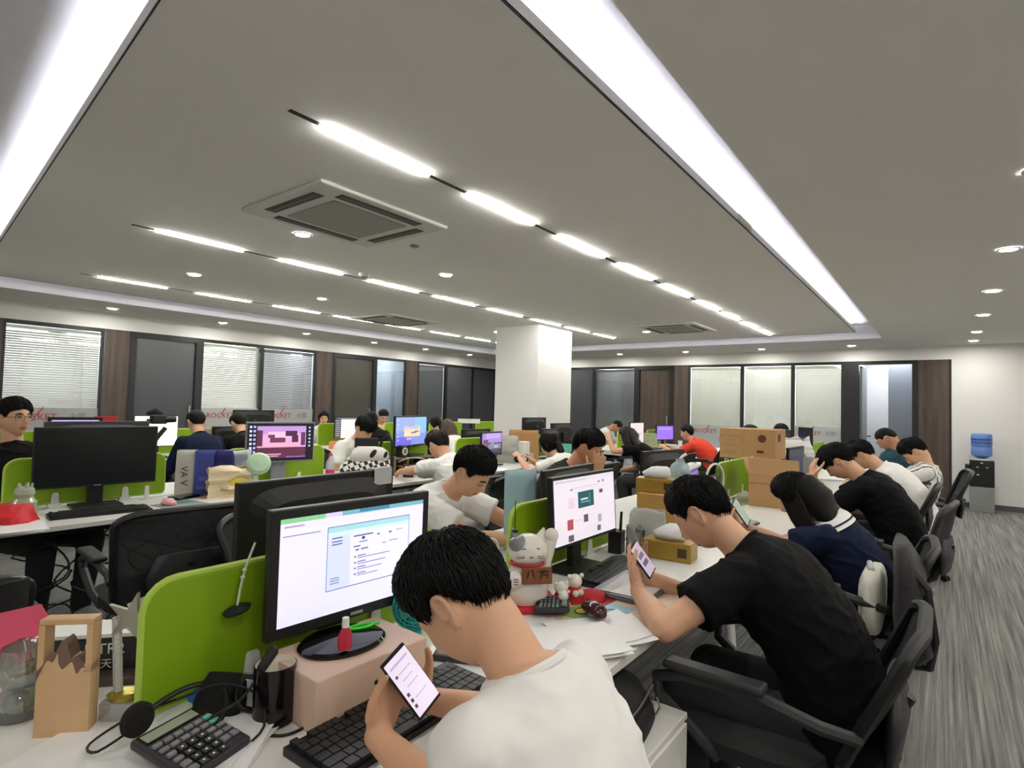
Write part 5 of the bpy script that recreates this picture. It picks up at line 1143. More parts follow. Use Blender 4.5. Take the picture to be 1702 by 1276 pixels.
b = MB(); b.loft([((-.05, 0, .014), (0, 1, 0), (0, 0, 1), .012, .010), ((-.03, 0, .020), (0, 1, 0), (0, 0, 1), .027, .019), ((.0, 0, .022), (0, 1, 0), (0, 0, 1), .032, .021), ((.03, 0, .019), (0, 1, 0), (0, 0, 1), .028, .018), ((.05, 0, .014), (0, 1, 0), (0, 0, 1), .013, .010)], 20, e=2)
tag(b.build('computer_mouse', M('maroon_gloss', '#3d1416', .12), loc=(-.87, 1.585, ZD+.012), rz=R(-25), ang=180), 'glossy dark maroon computer mouse on the white papers', 'mouse')
# cartoonish desk mat: plain colour fields
t = thing('desk_mat', 'desk mat with green, blue, red and cream colour fields, under the elbow in black', 'mat', (-.83, 1.80, ZD), 0)
b = MB(); b.box((0, 0, .0015), (.29, .60, .003)); b.build('mat_base', M('mat_cream', '#e2cdb6', .6), t, smooth=False)
for nmx, c, x0, x1, y0, y1 in (('green_field', '#86a85c', -.14, -.06, -.26, -.10), ('blue_field', '#9fc6d8', -.06, .03, -.25, -.06), ('red_field', '#b8323f', -.10, -.06, -.1, -.02), ('cream_field', '#e9d4c3', .03, .14, -.28, .1), ('pink_field', '#d8a0a0', -.12, .02, .05, .28)):
    b = MB(); b.bx(x0, x1, y0, y1, .003, .0036); b.build(nmx, M('mat_'+nmx, c, .6), t, smooth=False)
b = MB(); b.tube([(-.095+.022*math.cos(R(20*k)), -.19+.03*math.sin(R(20*k)), .004) for k in range(18)], .002, 5, closed=True, mi=0); b.cone((-.095, -.19, .0036), (-.095, -.19, .0044), .02, .02, 18, mi=1); b.tube([(-.015+.03*math.cos(R(20*k)), -.15+.04*math.sin(R(20*k)), .004) for k in range(18)], .0015, 5, closed=True); b.tube([(.06, -.26, .004), (.08, -.22, .004), (.07, -.19, .004), (.1, -.17, .004), (.135, -.2, .004), (.13, -.275, .004)], .0022, 5); b.build('mat_drawing', [M('mat_outline', '#2b2622', .6), M('mat_yellow', '#e3c24c', .6)], t)
keyboard('black keyboard below the shopping page, angled on the desk', -1.045, 2.06, R(96), .44, .15)
t = thing('laptop', 'closed silver laptop with a white sheet on its lid, under the held phone', 'laptop', (-.89, 1.93, ZD), R(3)); b = MB(); b.box((0, 0, .010), (.20, .31, .014), bev=.004); b.build('laptop_base', M('laptop_grey', '#6e7074', .35, metal=.5), t, smooth=False); b = MB(); b.box((-.004, 0, .0195), (.195, .305, .005), bev=.002); b.build('laptop_lid', M('laptop_silver', '#a5a7ab', .3, metal=.6), t, smooth=False)
papers('white sheet of paper lying on the silver laptop', -.87, 1.90, R(90), 2, z=ZD+.021, seed=5, w=.24, h=.16)
phone('pale smartphone held by the person in the black tee at the near bench', (-.83, 1.85, .878), (-.05, .9, .43), (-.45, -.4, .8), ('#b7a8bb', (.2, .3, .8, .45, '#5f5666'), (.2, .55, .8, .7, '#6d6474')), w=.06, h=.125)
t = thing('pen_stand', 'black angular stand right of the shopping-page monitor', 'stand', (-1.19, 2.37, ZD), R(10)); b = MB(); b.box((0, 0, .05), (.06, .07, .10), bev=.004); b.build('holder', black_p, t, smooth=False)
for i in range(4): b = MB(); b.cone((-.015+.012*i, .01*(-1)**i, .05), (-.02+.016*i, .02*(-1)**i, .16+.01*i), .004, .004, 8); b.build('pen', black_m, t)
def tissuebox(label, x, y, z, rz, s=1.0):
    t = thing('tissue_box', label, 'tissue box', (x, y, z), rz, 'gold tissue boxes'); gd = M('gold_print', '#a5863a', .35, metal=.3, var=.25, vs=40)
    b = MB(); b.box((0, 0, .04*s), (.115*s, .215*s, .08*s), bev=.004); b.build('box_body', gd, t, smooth=False)
    b = MB(); b.bx(.0576*s, .0582*s, .05*s, .09*s, .02*s, .06*s); b.build('box_print', M('dark_brown_print', '#4a3413', .4), t, smooth=False)
    b = MB(); b.loft([((0, 0, .078*s), (1, 0, 0), (0, 1, 0), .02, .06), ((.01, .0, .11*s), (1, 0, 0), (0, 1, 0), .035, .075), ((.0, .02, .14*s), (1, 0, 0), (0, 1, 0), .012, .05), ((.0, .03, .15*s), (1, 0, 0), (0, 1, 0), .003, .03)], 20)
    for v in b.bm.verts: v.co += V((noise.noise(v.co*30), noise.noise(v.co*34+V((5, 0, 0))), noise.noise(v.co*28+V((0, 7, 0)))))*.012*s*(1 if v.co.z > .08*s else 0)
    b.build('tissue', paper, t, ang=180); return t
tissuebox('gold tissue box with a big white tissue, before the black tee', -.97, 2.45, ZD, R(-85))
tissuebox('gold tissue box on top of the carton beside the water jug', -1.20, 2.83, .965, R(-75), .9)
carton('plain brown carton carrying the upper gold tissue box', -1.17, 2.90, ZD, R(8), .22, .34, .225, mat=M('carton_ochre', '#b8904f', .8))
t = thing('tea_glass', 'tall glass jar half full of dark tea, left of the gold tissue box', 'glass', (-1.10, 2.36, ZD)); b = MB(); b.lathe([(.001, 0), (.034, 0), (.036, .005), (.036, .135), (.033, .135), (.033, .006), (.001, .006)], 28); b.build('glass_wall', thin_gl, t); b = MB(); b.lathe([(.001, .007), (.0325, .007), (.0325, .052), (.001, .052)], 24); b.build('tea', M('dark_tea', '#4a2413', .08), t)
t = thing('water_jug', 'clear water jug with a spout and handle on the carton', 'jug', (-1.13, 2.98, .967)); b = MB(); b.lathe([(.001, 0), (.055, 0), (.06, .01), (.06, .10), (.045, .135), (.025, .15), (.022, .165), (.001, .168)], 24); b.build('jug_body', M('aqua_plastic', '#b9d3d6', .1, alpha=.5, var=0), t); b = MB(); b.tube([(.0, .0, .165), (.015, .01, .185), (.028, .018, .192)], .008, 8); b.build('spout', white_p, t); b = MB(); b.tube([(0, .058, .10), (0, .09, .09), (0, .09, .03), (0, .058, .015)], .006, 8); b.build('handle', white_p, t)
bag('clear plastic bag with dark blue cups standing behind the tea glass', -1.15, 2.62, ZD, R(10), .16, .10, .17, M('clear_bag', '#cfd3d4', .2, alpha=.45, var=0), name='plastic_bag', crumple=.012)
for k in range(2): cup('dark blue cup in the clear plastic bag, %s' % ('left one' if k == 0 else 'right one'), -1.17+.05*k, 2.59+.055*k, ZD+.003, .032, .07, M('dark_blue', '#26304a', .4))
# third seat and beyond
keyboard('black keyboard beyond the tissue box, before the woman in navy', -.98, 2.98, R(92)); keyboard('dark and white striped keyboard beside the held phone of the woman in navy', -.93, 3.34, R(88), .40, .13, col=M('pale_keys', '#b9bab8', .5))
phone('smartphone in a grey green case held by the woman in navy', (-.85, 3.115, .868), (-.05, .9, .43), (-.45, -.4, .8), ('#8f9a90',), w=.072, h=.15)
t = thing('ring_fan', 'white ring-shaped fan on a stand with a dark hub, before the third green screen', 'fan', (-1.10, 3.47, ZD), R(-12)); b = MB(); b.tube([(0, .10*math.cos(R(10*k)), .235+.10*math.sin(R(10*k))) for k in range(36)], .007, 8, closed=True); b.build('ring', M('cream_ring', '#dfe2cf', .4), t)
b = MB(); b.box((0, 0, .008), (.09, .11, .014), bev=.004); b.cone((0, 0, .01), (0, 0, .135), .012, .01, 12); b.build('stand', white_p, t)
b = MB(); b.tube([(.0, .03*math.cos(R(20*k)), .235+.03*math.sin(R(20*k))) for k in range(18)], .004, 6, closed=True); b.box((0, .0, .265), (.006, .17, .006)); b.box((0, 0, .205), (.006, .17, .006)); b.build('hub', M('slate', '#3f4750', .5), t)
b = MB(); b.cone((-.002, 0, .235), (.002, 0, .235), .095, .095, 36); b.build('clear_disc', thin_gl, t, smooth=False)
def flap(t, sx, sy, sz):
    for nmx, c, s, r in (('flap', (0, -sy/2-.005, sz+.055), (sx, .004, .12), (R(12), 0, 0)), ('flap', (-sx/2-.02, 0, sz+.05), (.004, sy, .11), (0, R(-20), 0)), ('flap', (sx/2+.04, 0, sz+.01), (.004, sy, .10), (0, R(70), 0))):
        b = MB(); b.box(c, s, r); b.build(nmx, card2, t, smooth=False)
    b = MB(); b.bx(-sx/2-.0006, sx/2+.0006, -sy/2-.0008, -sy/2+.001, sz*.72, sz*.74); b.build('crease', M('carton_crease', '#8a6b45', .8), t, smooth=False)
carton('open cardboard box with raised flaps on the near bench beside the woman in navy', -.945, 4.37, ZD, R(4), .32, .36, .22, name='open_carton', marks=flap)
def marks(t, sx, sy, sz):
    b = MB(); y = -sy/2-.0006
    for cx, w_ in ((-.30*sx, .10), ): b.tube([(cx+.08*math.cos(R(18*k))*1.15, y, sz*.60+.055*math.sin(R(18*k))*(1+.3*math.cos(R(36*k)))) for k in range(20)], .0022, 5, closed=True)
    b.tube([(-.3*sx-.04, y, sz*.66), (-.3*sx, y, sz*.60), (-.3*sx+.05, y, sz*.68)], .0022, 5)
    for k in range(3): b.bx(-.44*sx, -.18*sx, y, y+.001, sz*(.14+.05*k), sz*(.155+.05*k))
    b.build('printed_outline', M('carton_print', '#8a7048', .8), t)
    b = MB(); b.cone((.27*sx, y+.001, sz*.70), (.27*sx, y-.0005, sz*.70), .032, .032, 24); b.build('brown_stamp', M('carton_stamp', '#5a2a22', .7), t, smooth=False); b = MB(); b.bx(.18*sx, .30*sx, y, y+.001, sz*.22, sz*.31); b.build('brown_stamp', M('carton_stamp'), t, smooth=False); b = MB(); b.bx(sx/2-.001, sx/2+.0008, -.1, .0, sz*.6, sz*.85); b.build('brown_stamp', M('carton_stamp'), t, smooth=False)
    b = MB(); b.bx(-.06*sx, -.052*sx, y, y+.001, .01, sz-.01); b.build('fold_line', M('carton_crease', '#8a6b45', .8), t, smooth=False)
carton('big brown appliance carton with dark oval stamps, stacked on a black printed carton', -1.30, 5.10, 1.003, R(1), .435, .40, .247, name='appliance_carton', marks=marks)
def fly(t, sx, sy, sz): text('white_letters', 'FLYCO', .055, white_p, t, facing((1, 0, 0), (0, 0, 1), (-.085, -sy/2-.001, sz*.90)), .0008)
carton('black carton with white letters under the big brown carton', -1.31, 5.10, ZD, R(1), .43, .40, .262, mat=M('black_carton', '#1b1b1c', .5), name='printed_carton', marks=fly)
bag('crumpled white plastic bag with a knotted top, right of the brown carton', -1.15, 6.1, ZD+.24, R(20), .30, .22, .17, M('thin_white_plastic', '#e9e8e6', .35), name='plastic_bag', crumple=.05, flare=.7)
carton('white storage tray under the knotted plastic bag', -1.15, 6.1, ZD, R(2), .34, .30, .238, mat=lgrey_p, name='storage_tray')
for i, (y, l) in enumerate(((4.55, 'before the forehead-holding person'), (5.55, 'before the person in the white tee'))): keyboard('black keyboard on the near bench '+l, -.95, y+.15, R(90))
for i, (x, y, l) in enumerate(((-.88, 4.75, 'a pile of'), (-1.0, 5.2, 'a spread of'), (-.9, 6.4, 'a low stack of'))): papers('%s white papers on the near bench, %s beyond the open box' % (l, OR[i]), x, y, R(70+20*i), 6, seed=20+i)
for k in range(5): papers('thin bound booklet in the pile beside the forehead-holding person, %s from the bottom' % OR[k], -.80-.012*k, 4.62+.015*k, R(80+7*k), 1, z=ZD+.014*k, w=.15, h=.21, seed=40+k, name='booklet', mat=[paper, M('booklet_grey', '#9b9c9a', .7), paper, M('booklet_dark', '#4a4b4d', .6), paper][k])
cup('white paper cup by the held phone of the woman in navy', -1.10, 3.72, ZD, .035, .085, white_p, 'paper_cup')
cup('white paper cup near the small purple monitor', -3.72, 9.8, ZD, .04, .10, white_p, 'paper_cup')
b = MB(); N = 10; g = [[b.bm.verts.new((-.004*noise.noise(V((i, j, 0))*.6)+(.006*j/N), -.08+.16*i/N, .36-.36*j/N)) for i in range(N+1)] for j in range(N+1)]
for j in range(N):
    for i in range(N): b.bm.faces.new((g[j][i], g[j][i+1], g[j+1][i+1], g[j+1][i]))
o = b.build('pale_blue_cloth', M('pale_blue_cloth_m', '#a9c9d8', .8), loc=(-1.56, 2.12, ZD), rz=R(-30), ang=180); md = o.modifiers.new('s', 'SOLIDIFY'); md.thickness = .004
tag(o, 'pale blue cloth hanging beside the back of the dark monitor', 'cloth')
phone('dark smartphone in the hands of the person in white facing the camera', (-1.47, 2.28, .80), (.1, -1, 0), (.85, .1, .5), ('#2a2c33',))
t = thing('lap_bag', 'pale aqua bag with darker stripes on the chair behind the taped monitor', 'bag', (-2.02, 1.62, .72), R(20)); b = MB(); b.loft([((0, 0, -.1), (1, 0, 0), (0, 1, 0), .10, .12), ((0, 0, .05), (1, 0, 0), (0, 1, 0), .12, .14), ((0, 0, .14), (1, 0, 0), (0, 1, 0), .10, .12), ((0, 0, .19), (1, 0, 0), (0, 1, 0), .04, .06)], 24); b.build('bag_body', M('aqua_cloth', '#a9d3d4', .8), t, ang=90)
b = MB()
for k in (-1, 0, 1): b.tube([(.105, .05*k, -.05), (.124, .055*k, .05), (.104, .045*k, .14), (.045, .02*k, .19)], .004, 6)
b.build('stripes', M('aqua_dark', '#5f8f96', .8), t)
dup(ch, (-2.2, 1.55, 0), hd(20), 'black mesh office chair carrying the pale aqua bag')
# bag and jacket over the back of the woman's chair
t = thing('shoulder_bag', 'soft charcoal shoulder bag hanging over the chair back behind the woman in navy', 'bag', (-.115, 2.76, .66), R(92)); bm_ = M('charcoal_nylon', '#2b2a2d', .7, var=.15, bump=.2, vs=60)
b = MB(); b.loft([((0, -.01, -.22), (1, 0, 0), (0, 1, 0), .10, .03), ((0, -.015, -.15), (1, 0, 0), (0, 1, 0), .15, .055), ((0, -.012, 0), (1, 0, 0), (0, 1, 0), .17, .06), ((0, -.0, .14), (1, 0, 0), (0, 1, 0), .17, .05), ((0, .02, .22), (1, 0, 0), (0, 1, 0), .15, .03)], 28, e=3)
for v in b.bm.verts: v.co += v.co.normalized()*noise.noise(v.co*11)*.045
b.build('bag_body', bm_, t, ang=180)
b = MB(); b.tube([(-.12, .02, .2), (-.14, -.06, .1), (-.08, -.085, -.1), (.04, -.07, -.25), (.12, -.02, -.28)], .014, 6); b.tube([(.13, .02, .2), (.16, -.05, .0), (.12, -.05, -.2)], .012, 6); b.build('strap', bm_, t)
b = MB(); b.box((.03, -.08, .05), (.10, .004, .006), (0, R(25), 0)); b.build('zip', steel, t, smooth=False)
t = thing('white_cushion', 'white waist cushion between the woman in navy and her chair back', 'cushion', (-.24, 2.86, .63), R(90)); b = MB(); b.loft([((-.15, 0, 0), (0, 1, 0), (0, 0, 1), .02, .08), ((-.1, 0, 0), (0, 1, 0), (0, 0, 1), .045, .13), ((.1, 0, 0), (0, 1, 0), (0, 0, 1), .045, .13), ((.15, 0, 0), (0, 1, 0), (0, 0, 1), .02, .08)], 20, e=3); b.build('pad', M('cushion_cream', '#dcd9cd', .9), t, ang=180); b = MB(); b.cap((-.08, 0, .13), (-.03, .01, .145), .012, .012); b.build('knot', lgrey_p, t)
# ---------------------------------------------------------------- middle bench clutter
keyboard('black keyboard before the switched-off monitor at left', -3.70, 1.13, R(84), .46, .14)
t = thing('glass_jar', 'lidded glass jar wrapped in a red plastic bag, left of the switched-off monitor', 'jar', (-3.72, .80, ZD)); b = MB(); b.lathe([(.001, 0), (.05, 0), (.055, .01), (.055, .10), (.038, .12), (.038, .135), (.001, .137)], 24); b.build('jar_body', M('greenish_glass', '#b9c6b0', .1, alpha=.7, var=0), t); b = MB(); b.lathe([(.04, .135), (.043, .14), (.04, .165), (.03, .175), (.001, .176)], 20)
for k in range(5): b.cone((.025*math.cos(R(72*k)), .025*math.sin(R(72*k)), .17), (.03*math.cos(R(72*k)), .03*math.sin(R(72*k)), .195), .009, .004, 8)
b.build('lid', M('sage_lid', '#aab5a2', .5), t)
b = MB(); b.loft([((0, 0, 0), (1, 0, 0), (0, 1, 0), .11, .10), ((.01, -.02, .05), (1, 0, 0), (0, 1, 0), .105, .09), ((0, 0, .10), (1, 0, 0), (0, 1, 0), .07, .065)], 24, e=2)
for v in b.bm.verts: v.co += V((noise.noise(v.co*22), noise.noise(v.co*22+V((4, 0, 0))), 0))*.02
tag(b.build('red_plastic_bag', M('red_film', '#d0232b', .35, var=.5, vs=40), loc=(-3.70, .76, ZD), ang=50), 'crumpled red and white plastic bag round the glass jar', 'bag')
papers('sheaf of white papers at the front left of the middle bench', -3.60, .72, R(80), 6, seed=31, w=.26, h=.4)
b = MB(); b.cone((0, 0, 0), (.05, .17, 0), .004, .004, 8); tag(b.build('black_pen', black_p, loc=(-3.80, .95, ZD+.005)), 'thin black pen between the jar and the keyboard', 'pen')
t = thing('mouse_pad', 'grey and teal mouse pad on the middle bench', 'mouse pad', (-3.69, 1.53, ZD), R(10)); b = MB(); b.box((0, 0, .0015), (.20, .24, .003)); b.build('pad', M('pad_grey', '#8b9290', .7), t, smooth=False); b = MB(); b.bx(-.1, .0, .0, .12, .003, .0035); b.build('teal_half', M('pad_teal', '#4f7f88', .7), t, smooth=False)
b = MB(); b.loft([((-.04, 0, .01), (0, 1, 0), (0, 0, 1), .02, .012), ((-.01, 0, .02), (0, 1, 0), (0, 0, 1), .04, .022), ((.03, .01, .014), (0, 1, 0), (0, 0, 1), .03, .016), ((.05, .01, .01), (0, 1, 0), (0, 0, 1), .01, .008)], 14)
for v in b.bm.verts: v.co += v.co*noise.noise(v.co*60)*.2
tag(b.build('pink_mouse', M('pink_plastic', '#e6a8ac', .5), loc=(-3.70, 1.47, ZD+.003), ang=60), 'pink fluffy lump on the grey and teal mouse pad', 'mouse')
carton('flat black case behind the mouse pad', -3.90, 1.64, ZD, R(20), .09, .17, .02, mat=black_g, name='flat_case', cat='case'); carton('small orange and brown packet beside the black case', -3.84, 1.76, ZD, R(60), .05, .10, .012, mat=M('orange_packet', '#b8702a', .5), name='packet', cat='packet')
carton('flat black wallet right of the yellow tote', -3.66, 2.0, ZD, R(30), .08, .12, .015, mat=black_m, name='wallet', cat='wallet')
kraft = M('grey_paper_bag', '#cbc8bb', .7, var=.12, vs=18); bluep = M('blue_paper_bag', '#3a4290', .55, var=.1, vs=12)
def ink(t, h, col): text('bag_letters', 'VA V', .06, M('ink_'+col, col, .6), t, facing((0, 0, 1), (0, -1, 0), (.0, -.055, h*.45)) if 0 else facing((0, 0, -1), (1, 0, 0), (.0, -.058, h*.45)), .0008)
t = bag('tall grey-white paper bag with brown print, left of the blue one', -4.02, 1.70, ZD, R(52), .11, .10, .30, kraft, flare=1.02); ink(t, .30, '#4a4038')
t = bag('tall blue paper shopping bag beside the switched-off monitor', -3.93, 1.80, ZD, R(60), .16, .10, .30, bluep, flare=1.0); b = MB(); b.bx(-.05, .02, -.0535, -.052, .10, .13); b.bx(-.06, .05, -.0535, -.052, .05, .065); b.build('faint_print', M('blue_print', '#5a63b0', .5), t, smooth=False)
t = thing('blue_pouch', 'dark blue cloth pouch hanging in front of the blue paper bag', 'pouch', (-3.86, 1.87, ZD+.20), R(60)); b = MB(); b.loft([((0, 0, -.085), (1, 0, 0), (0, 1, 0), .05, .02), ((0, 0, -.05), (1, 0, 0), (0, 1, 0), .065, .032), ((0, 0, .06), (1, 0, 0), (0, 1, 0), .06, .025), ((0, 0, .10), (1, 0, 0), (0, 1, 0), .05, .008)], 18, e=3); b.build('pouch_body', M('dark_blue_cloth', '#1d1f5e', .8), t, ang=80)
bag('white translucent plastic bag behind the blue pouch', -3.96, 1.98, ZD, R(50), .20, .12, .285, M('white_film', '#cfd6e0', .35, alpha=.9, var=.1), name='plastic_bag', crumple=.03, flare=1.05)
bag('pale lavender folded bag leaning right of the blue bags', -4.03, 2.02, ZD, R(58), .24, .08, .28, M('lavender_film', '#b7bdd4', .5), name='folded_bag', crumple=.02, flare=.8)
t = bag('cream and yellow tote bag with a sunflower-yellow print, front of the blue bags', -3.80, 1.88, ZD, R(72), .27, .13, .19, M('cream_tote', '#ecd9b4', .6, var=.06, vs=14), name='tote_bag', crumple=.05, flare=.95)
b = MB(); b.ball((.05, -.062, .09), .05, (1.2, .12, .7), 16); b.build('yellow_print', M('yellow_print_m', '#e0cf4a', .6), t); b = MB(); b.ball((.05, -.068, .09), .014, (1.6, .15, .5), 10); b.build('print_centre', M('olive_print', '#7d6a2c', .6), t)
t = thing('desk_fan', 'pale green folding desk fan tilted towards the pink wallpaper monitor', 'fan', (-3.80, 2.03, ZD), R(38)); gm = M('mint_plastic', '#bfe0c0', .4)
b = MB(); b.box((0, 0, .01), (.09, .07, .02), bev=.006); b.tube([(0, 0, .01), (0, .01, .10), (0, .0, .17)], .014, 10); b.build('stand', gm, t)
FT = Mx.Translation((.06, -.03, .21)) @ Mx.Rotation(R(62), 4, 'X') @ Mx.Rotation(R(25), 4, 'Y')
b = MB(); b.lathe([(.07, -.018), (.078, -.008), (.078, .008), (.06, .026), (.001, .034)], 28, mtx=FT, cap=False); b.tube([(0, 0, .165), (.03, -.01, .185), (.055, -.02, .205)], .013, 10); b.build('housing', gm, t)
b = MB()
for r in (.02, .04, .058, .07): b.tube([FT @ V((r*math.cos(R(15*k)), r*math.sin(R(15*k)), -.026+.008*(r/.07)**2)) for k in range(24)], .0015, 5, closed=True)
for k in range(12): b.tube([FT @ V((.01*math.cos(R(30*k)), .01*math.sin(R(30*k)), -.026)), FT @ V((.07*math.cos(R(30*k+15)), .07*math.sin(R(30*k+15)), -.018))], .0013, 5)
b.build('grille', gm, t)
b = MB(); b.cone((0, 0, 0), (0, 0, .085), .018, .015, 4); b.box((0, 0, .002), (.07, .05, .004)); tag(b.build('white_holder', white_p, loc=(-4.0, 1.46, ZD), rz=R(30), smooth=False), 'small white wedge-shaped holder under the right of the switched-off monitor', 'holder')
t = thing('water_bottle', 'clear plastic bottle with a pink cap and label, left of the checkered bag', 'bottle', (-4.0, 2.80, ZD)); b = MB(); b.lathe([(.001, 0), (.034, 0), (.036, .01), (.036, .13), (.028, .16), (.014, .185), (.013, .20)], 22); b.build('bottle_body', M('clear_pet', '#dfe6e8', .08, alpha=.4, var=0), t); b = MB(); b.lathe([(.0365, .03), (.037, .035), (.037, .085), (.0365, .09)], 22, cap=False); b.build('label_band', M('pink_label', '#c02f5c', .4, var=.4, vs=60), t); b = MB(); b.cone((0, 0, .20), (0, 0, .222), .016, .015, 14); b.build('cap', M('pink_cap', '#d0335f', .4), t)
chk = bpy.data.materials.new('checkered_cloth'); chk.use_nodes = True; nt = chk.node_tree; bb = nt.nodes['Principled BSDF']; tc = nt.nodes.new('ShaderNodeTexCoord'); mp = nt.nodes.new('ShaderNodeMapping'); mp.inputs['Rotation'].default_value = (.3, .5, .8); ck = nt.nodes.new('ShaderNodeTexChecker'); ck.inputs['Scale'].default_value = 26; ck.inputs['Color1'].default_value = (.01, .01, .011, 1); ck.inputs['Color2'].default_value = (.8, .79, .77, 1)
nt.links.new(tc.outputs['Object'], mp.inputs[0]); nt.links.new(mp.outputs[0], ck.inputs[0]); nt.links.new(ck.outputs[0], bb.inputs['Base Color']); bb.inputs['Roughness'].default_value = .7
t = thing('checkered_bag', 'black and white checkered tote with a black handle, before the bowed head in white', 'bag', (-3.95, 3.12, ZD), R(50))
b = MB(); b.loft([((0, 0, 0), (1, 0, 0), (0, 1, 0), .20, .07), ((0, 0, .08), (1, 0, 0), (0, 1, 0), .22, .08), ((.02, .01, .17), (1, 0, 0), (0, 1, 0), .17, .06)], 28, e=3)
for v in b.bm.verts: v.co += V((noise.noise(v.co*16), noise.noise(v.co*16+V((3, 0, 0))), noise.noise(v.co*16+V((0, 3, 0)))))*.02
b.build('checkered_part', chk, t, ang=180)
b = MB(); b.loft([((.03, .0, .15), (1, 0, 0), (0, 1, 0), .17, .06), ((.04, .005, .22), (1, 0, 0), (0, 1, 0), .15, .05), ((.03, .01, .265), (1, 0, 0), (0, 1, 0), .11, .02)], 24, e=3)
for v in b.bm.verts: v.co += V((noise.noise(v.co*14), noise.noise(v.co*14+V((3, 0, 0))), noise.noise(v.co*14+V((0, 3, 0)))))*.018
b.build('white_part', M('white_canvas', '#dedcd8', .8), t, ang=180)
b = MB(); b.ball((.06, -.045, .20), .045, (.6, .25, 1.1), 14, (0, R(25), 0)); b.ball((.14, -.03, .18), .05, (.5, .3, 1.2), 14, (0, R(40), 0)); b.build('black_patch', black_m, t)
b = MB(); b.tube([(.10, .03, .2), (.13, .05, .32), (.18, .04, .36), (.22, .02, .30), (.22, .0, .1), (.2, -.01, .0)], .014, 8); b.build('handle', M('dark_green_strap', '#141c18', .8), t)
b = MB(); b.box((.0, .03, .295), (.2, .05, .09), bev=.01); b.build('black_lining', black_m, t, smooth=False)
carton('black box with a white socket face, right of the checkered bag', -3.74, 3.42, ZD, R(45), .09, .05, .11, mat=black_p, name='charger_box', cat='charger', marks=lambda t, a, c, d: (lambda b: (b.bx(-.03, .03, -c/2-.002, -c/2, d*.45, d*.9), b.build('white_face', white_p, t, smooth=False)))(MB()))
carton('white bottle-shaped pack standing at the shelf end', -3.78, 3.50, ZD, 0, .03, .03, .09, mat=white_p, name='white_pack', cat='pack')
wsh = stretched('shelf_wood', '#5d5142', '#8a7a66', (30, 3, 30), .6)
t = thing('desk_shelf', 'low two-tier wooden desk shelf under the blue wallpaper monitor', 'shelf', (-4.0, 3.68, ZD)); b = MB(); b.bx(-.12, .12, -.30, .30, .14, .155); b.build('top_board', wsh, t, smooth=False)
b = MB(); b.bx(-.12, .12, -.24, .30, .07, .08); b.build('middle_board', wsh, t, smooth=False)
for y in (-.29, -.14, .12, .29): b = MB(); b.bx(-.12, .12, y-.006, y+.006, 0, .139); b.build('upright', wsh, t, smooth=False)
for y, l in ((3.50, 'left'), (3.90, 'right')):
    t = thing('speaker', 'small black speaker with a white-ringed cone, %s of the blue wallpaper monitor' % l, 'speaker', (-3.93, y, ZD+.155), R(8), 'desktop speakers'); b = MB(); b.box((0, 0, .055), (.08, .08, .105), bev=.012); b.build('cabinet', black_p, t, smooth=False)
    b = MB(); b.tube([(.042, .03*math.cos(R(18*k)), .055+.03*math.sin(R(18*k))) for k in range(20)], .006, 8, closed=True); b.build('ring', white_p, t); b = MB(); b.lathe([(.001, 0), (.01, .004), (.024, 0), (.001, -.002)], 20, mtx=Mx.Translation((.042, 0, .055)) @ Mx.Rotation(R(90), 4, 'Y')); b.build('cone', grey_p, t)
b = MB(); b.tube(smooth_open([(-3.88, 3.42, ZD+.12), (-3.80, 3.5, ZD+.16), (-3.72, 3.62, ZD+.14), (-3.66, 3.72, ZD+.06), (-3.66, 3.74, ZD+.006), (-3.72, 3.62, ZD+.006)]), .004, 6); tag(b.build('white_cable', M('ivory_cable', '#d8cfb8', .5)), 'white cable looping down from the wooden shelf', 'cable')
papers('white papers on the middle bench before the woman with the ponytail', -3.60, 4.45, R(85), 4, seed=51); papers('white papers on the middle bench near the slumped person', -3.62, 3.85, R(75), 3, seed=52)
bag('clear plastic bag of bottles beside the purple snowy monitor', -3.95, 5.12, ZD, R(20), .22, .16, .30, M('clear_bag2', '#c9c8c2', .25, alpha=.6, var=.1), name='plastic_bag', crumple=.03)
carton('white dispenser box with a grey lid, behind the ponytailed woman', -3.85, 5.25, ZD, R(15), .14, .12, .24, mat=white_p, name='white_box'); carton('small patterned tea tin before the brown paper bag', -3.72, 5.2, ZD, R(10), .09, .09, .12, mat=M('tin', '#b9b09a', .4, var=.3, vs=80), name='tea_tin', cat='tin')
bag('brown paper shopping bag behind the ponytailed woman', -3.98, 5.45, ZD, R(50), .34, .14, .36, M('kraft_brown', '#a97e4f', .75, var=.06, vs=10), crumple=.008)
bag('teal translucent plastic bag beside the ponytail', -3.72, 5.85, ZD, R(30), .26, .2, .20, M('teal_film', '#5fae9c', .35, var=.3), name='plastic_bag', crumple=.05)
t = thing('plush_toy', 'black and white plush held by the ponytailed woman', 'plush toy', (-3.52, 4.78, .83)); pl = M('black_plush', '#0d0d0e', .95)
b = MB(); b.ball((0, 0, 0), .055, (1, 1.3, .8), 14); b.build('white_belly', M('white_plush', '#e5e4e0', .95), t)
for s in (-1, 1): b = MB(); b.ball((.01, s*.07, .01), .04, n=12); b.build('black_paw', pl, t)
b = MB(); b.box((-3.62, 6.02, ZD+.01), (.2, .28, .02), bev=.004); tag(b.build('white_tray', white_p, smooth=False), 'white tray on the middle bench beside the teal bag', 'tray')
for k in range(7): carton('pale green file binder in the upright stack, %s from the bottom' % OR[k], -3.95, 9.02, ZD+.034*k, R(4*k), .22, .16, .032, mat=M('binder_sage', '#a9ae8f', .6), name='file_binder', cat='binder')
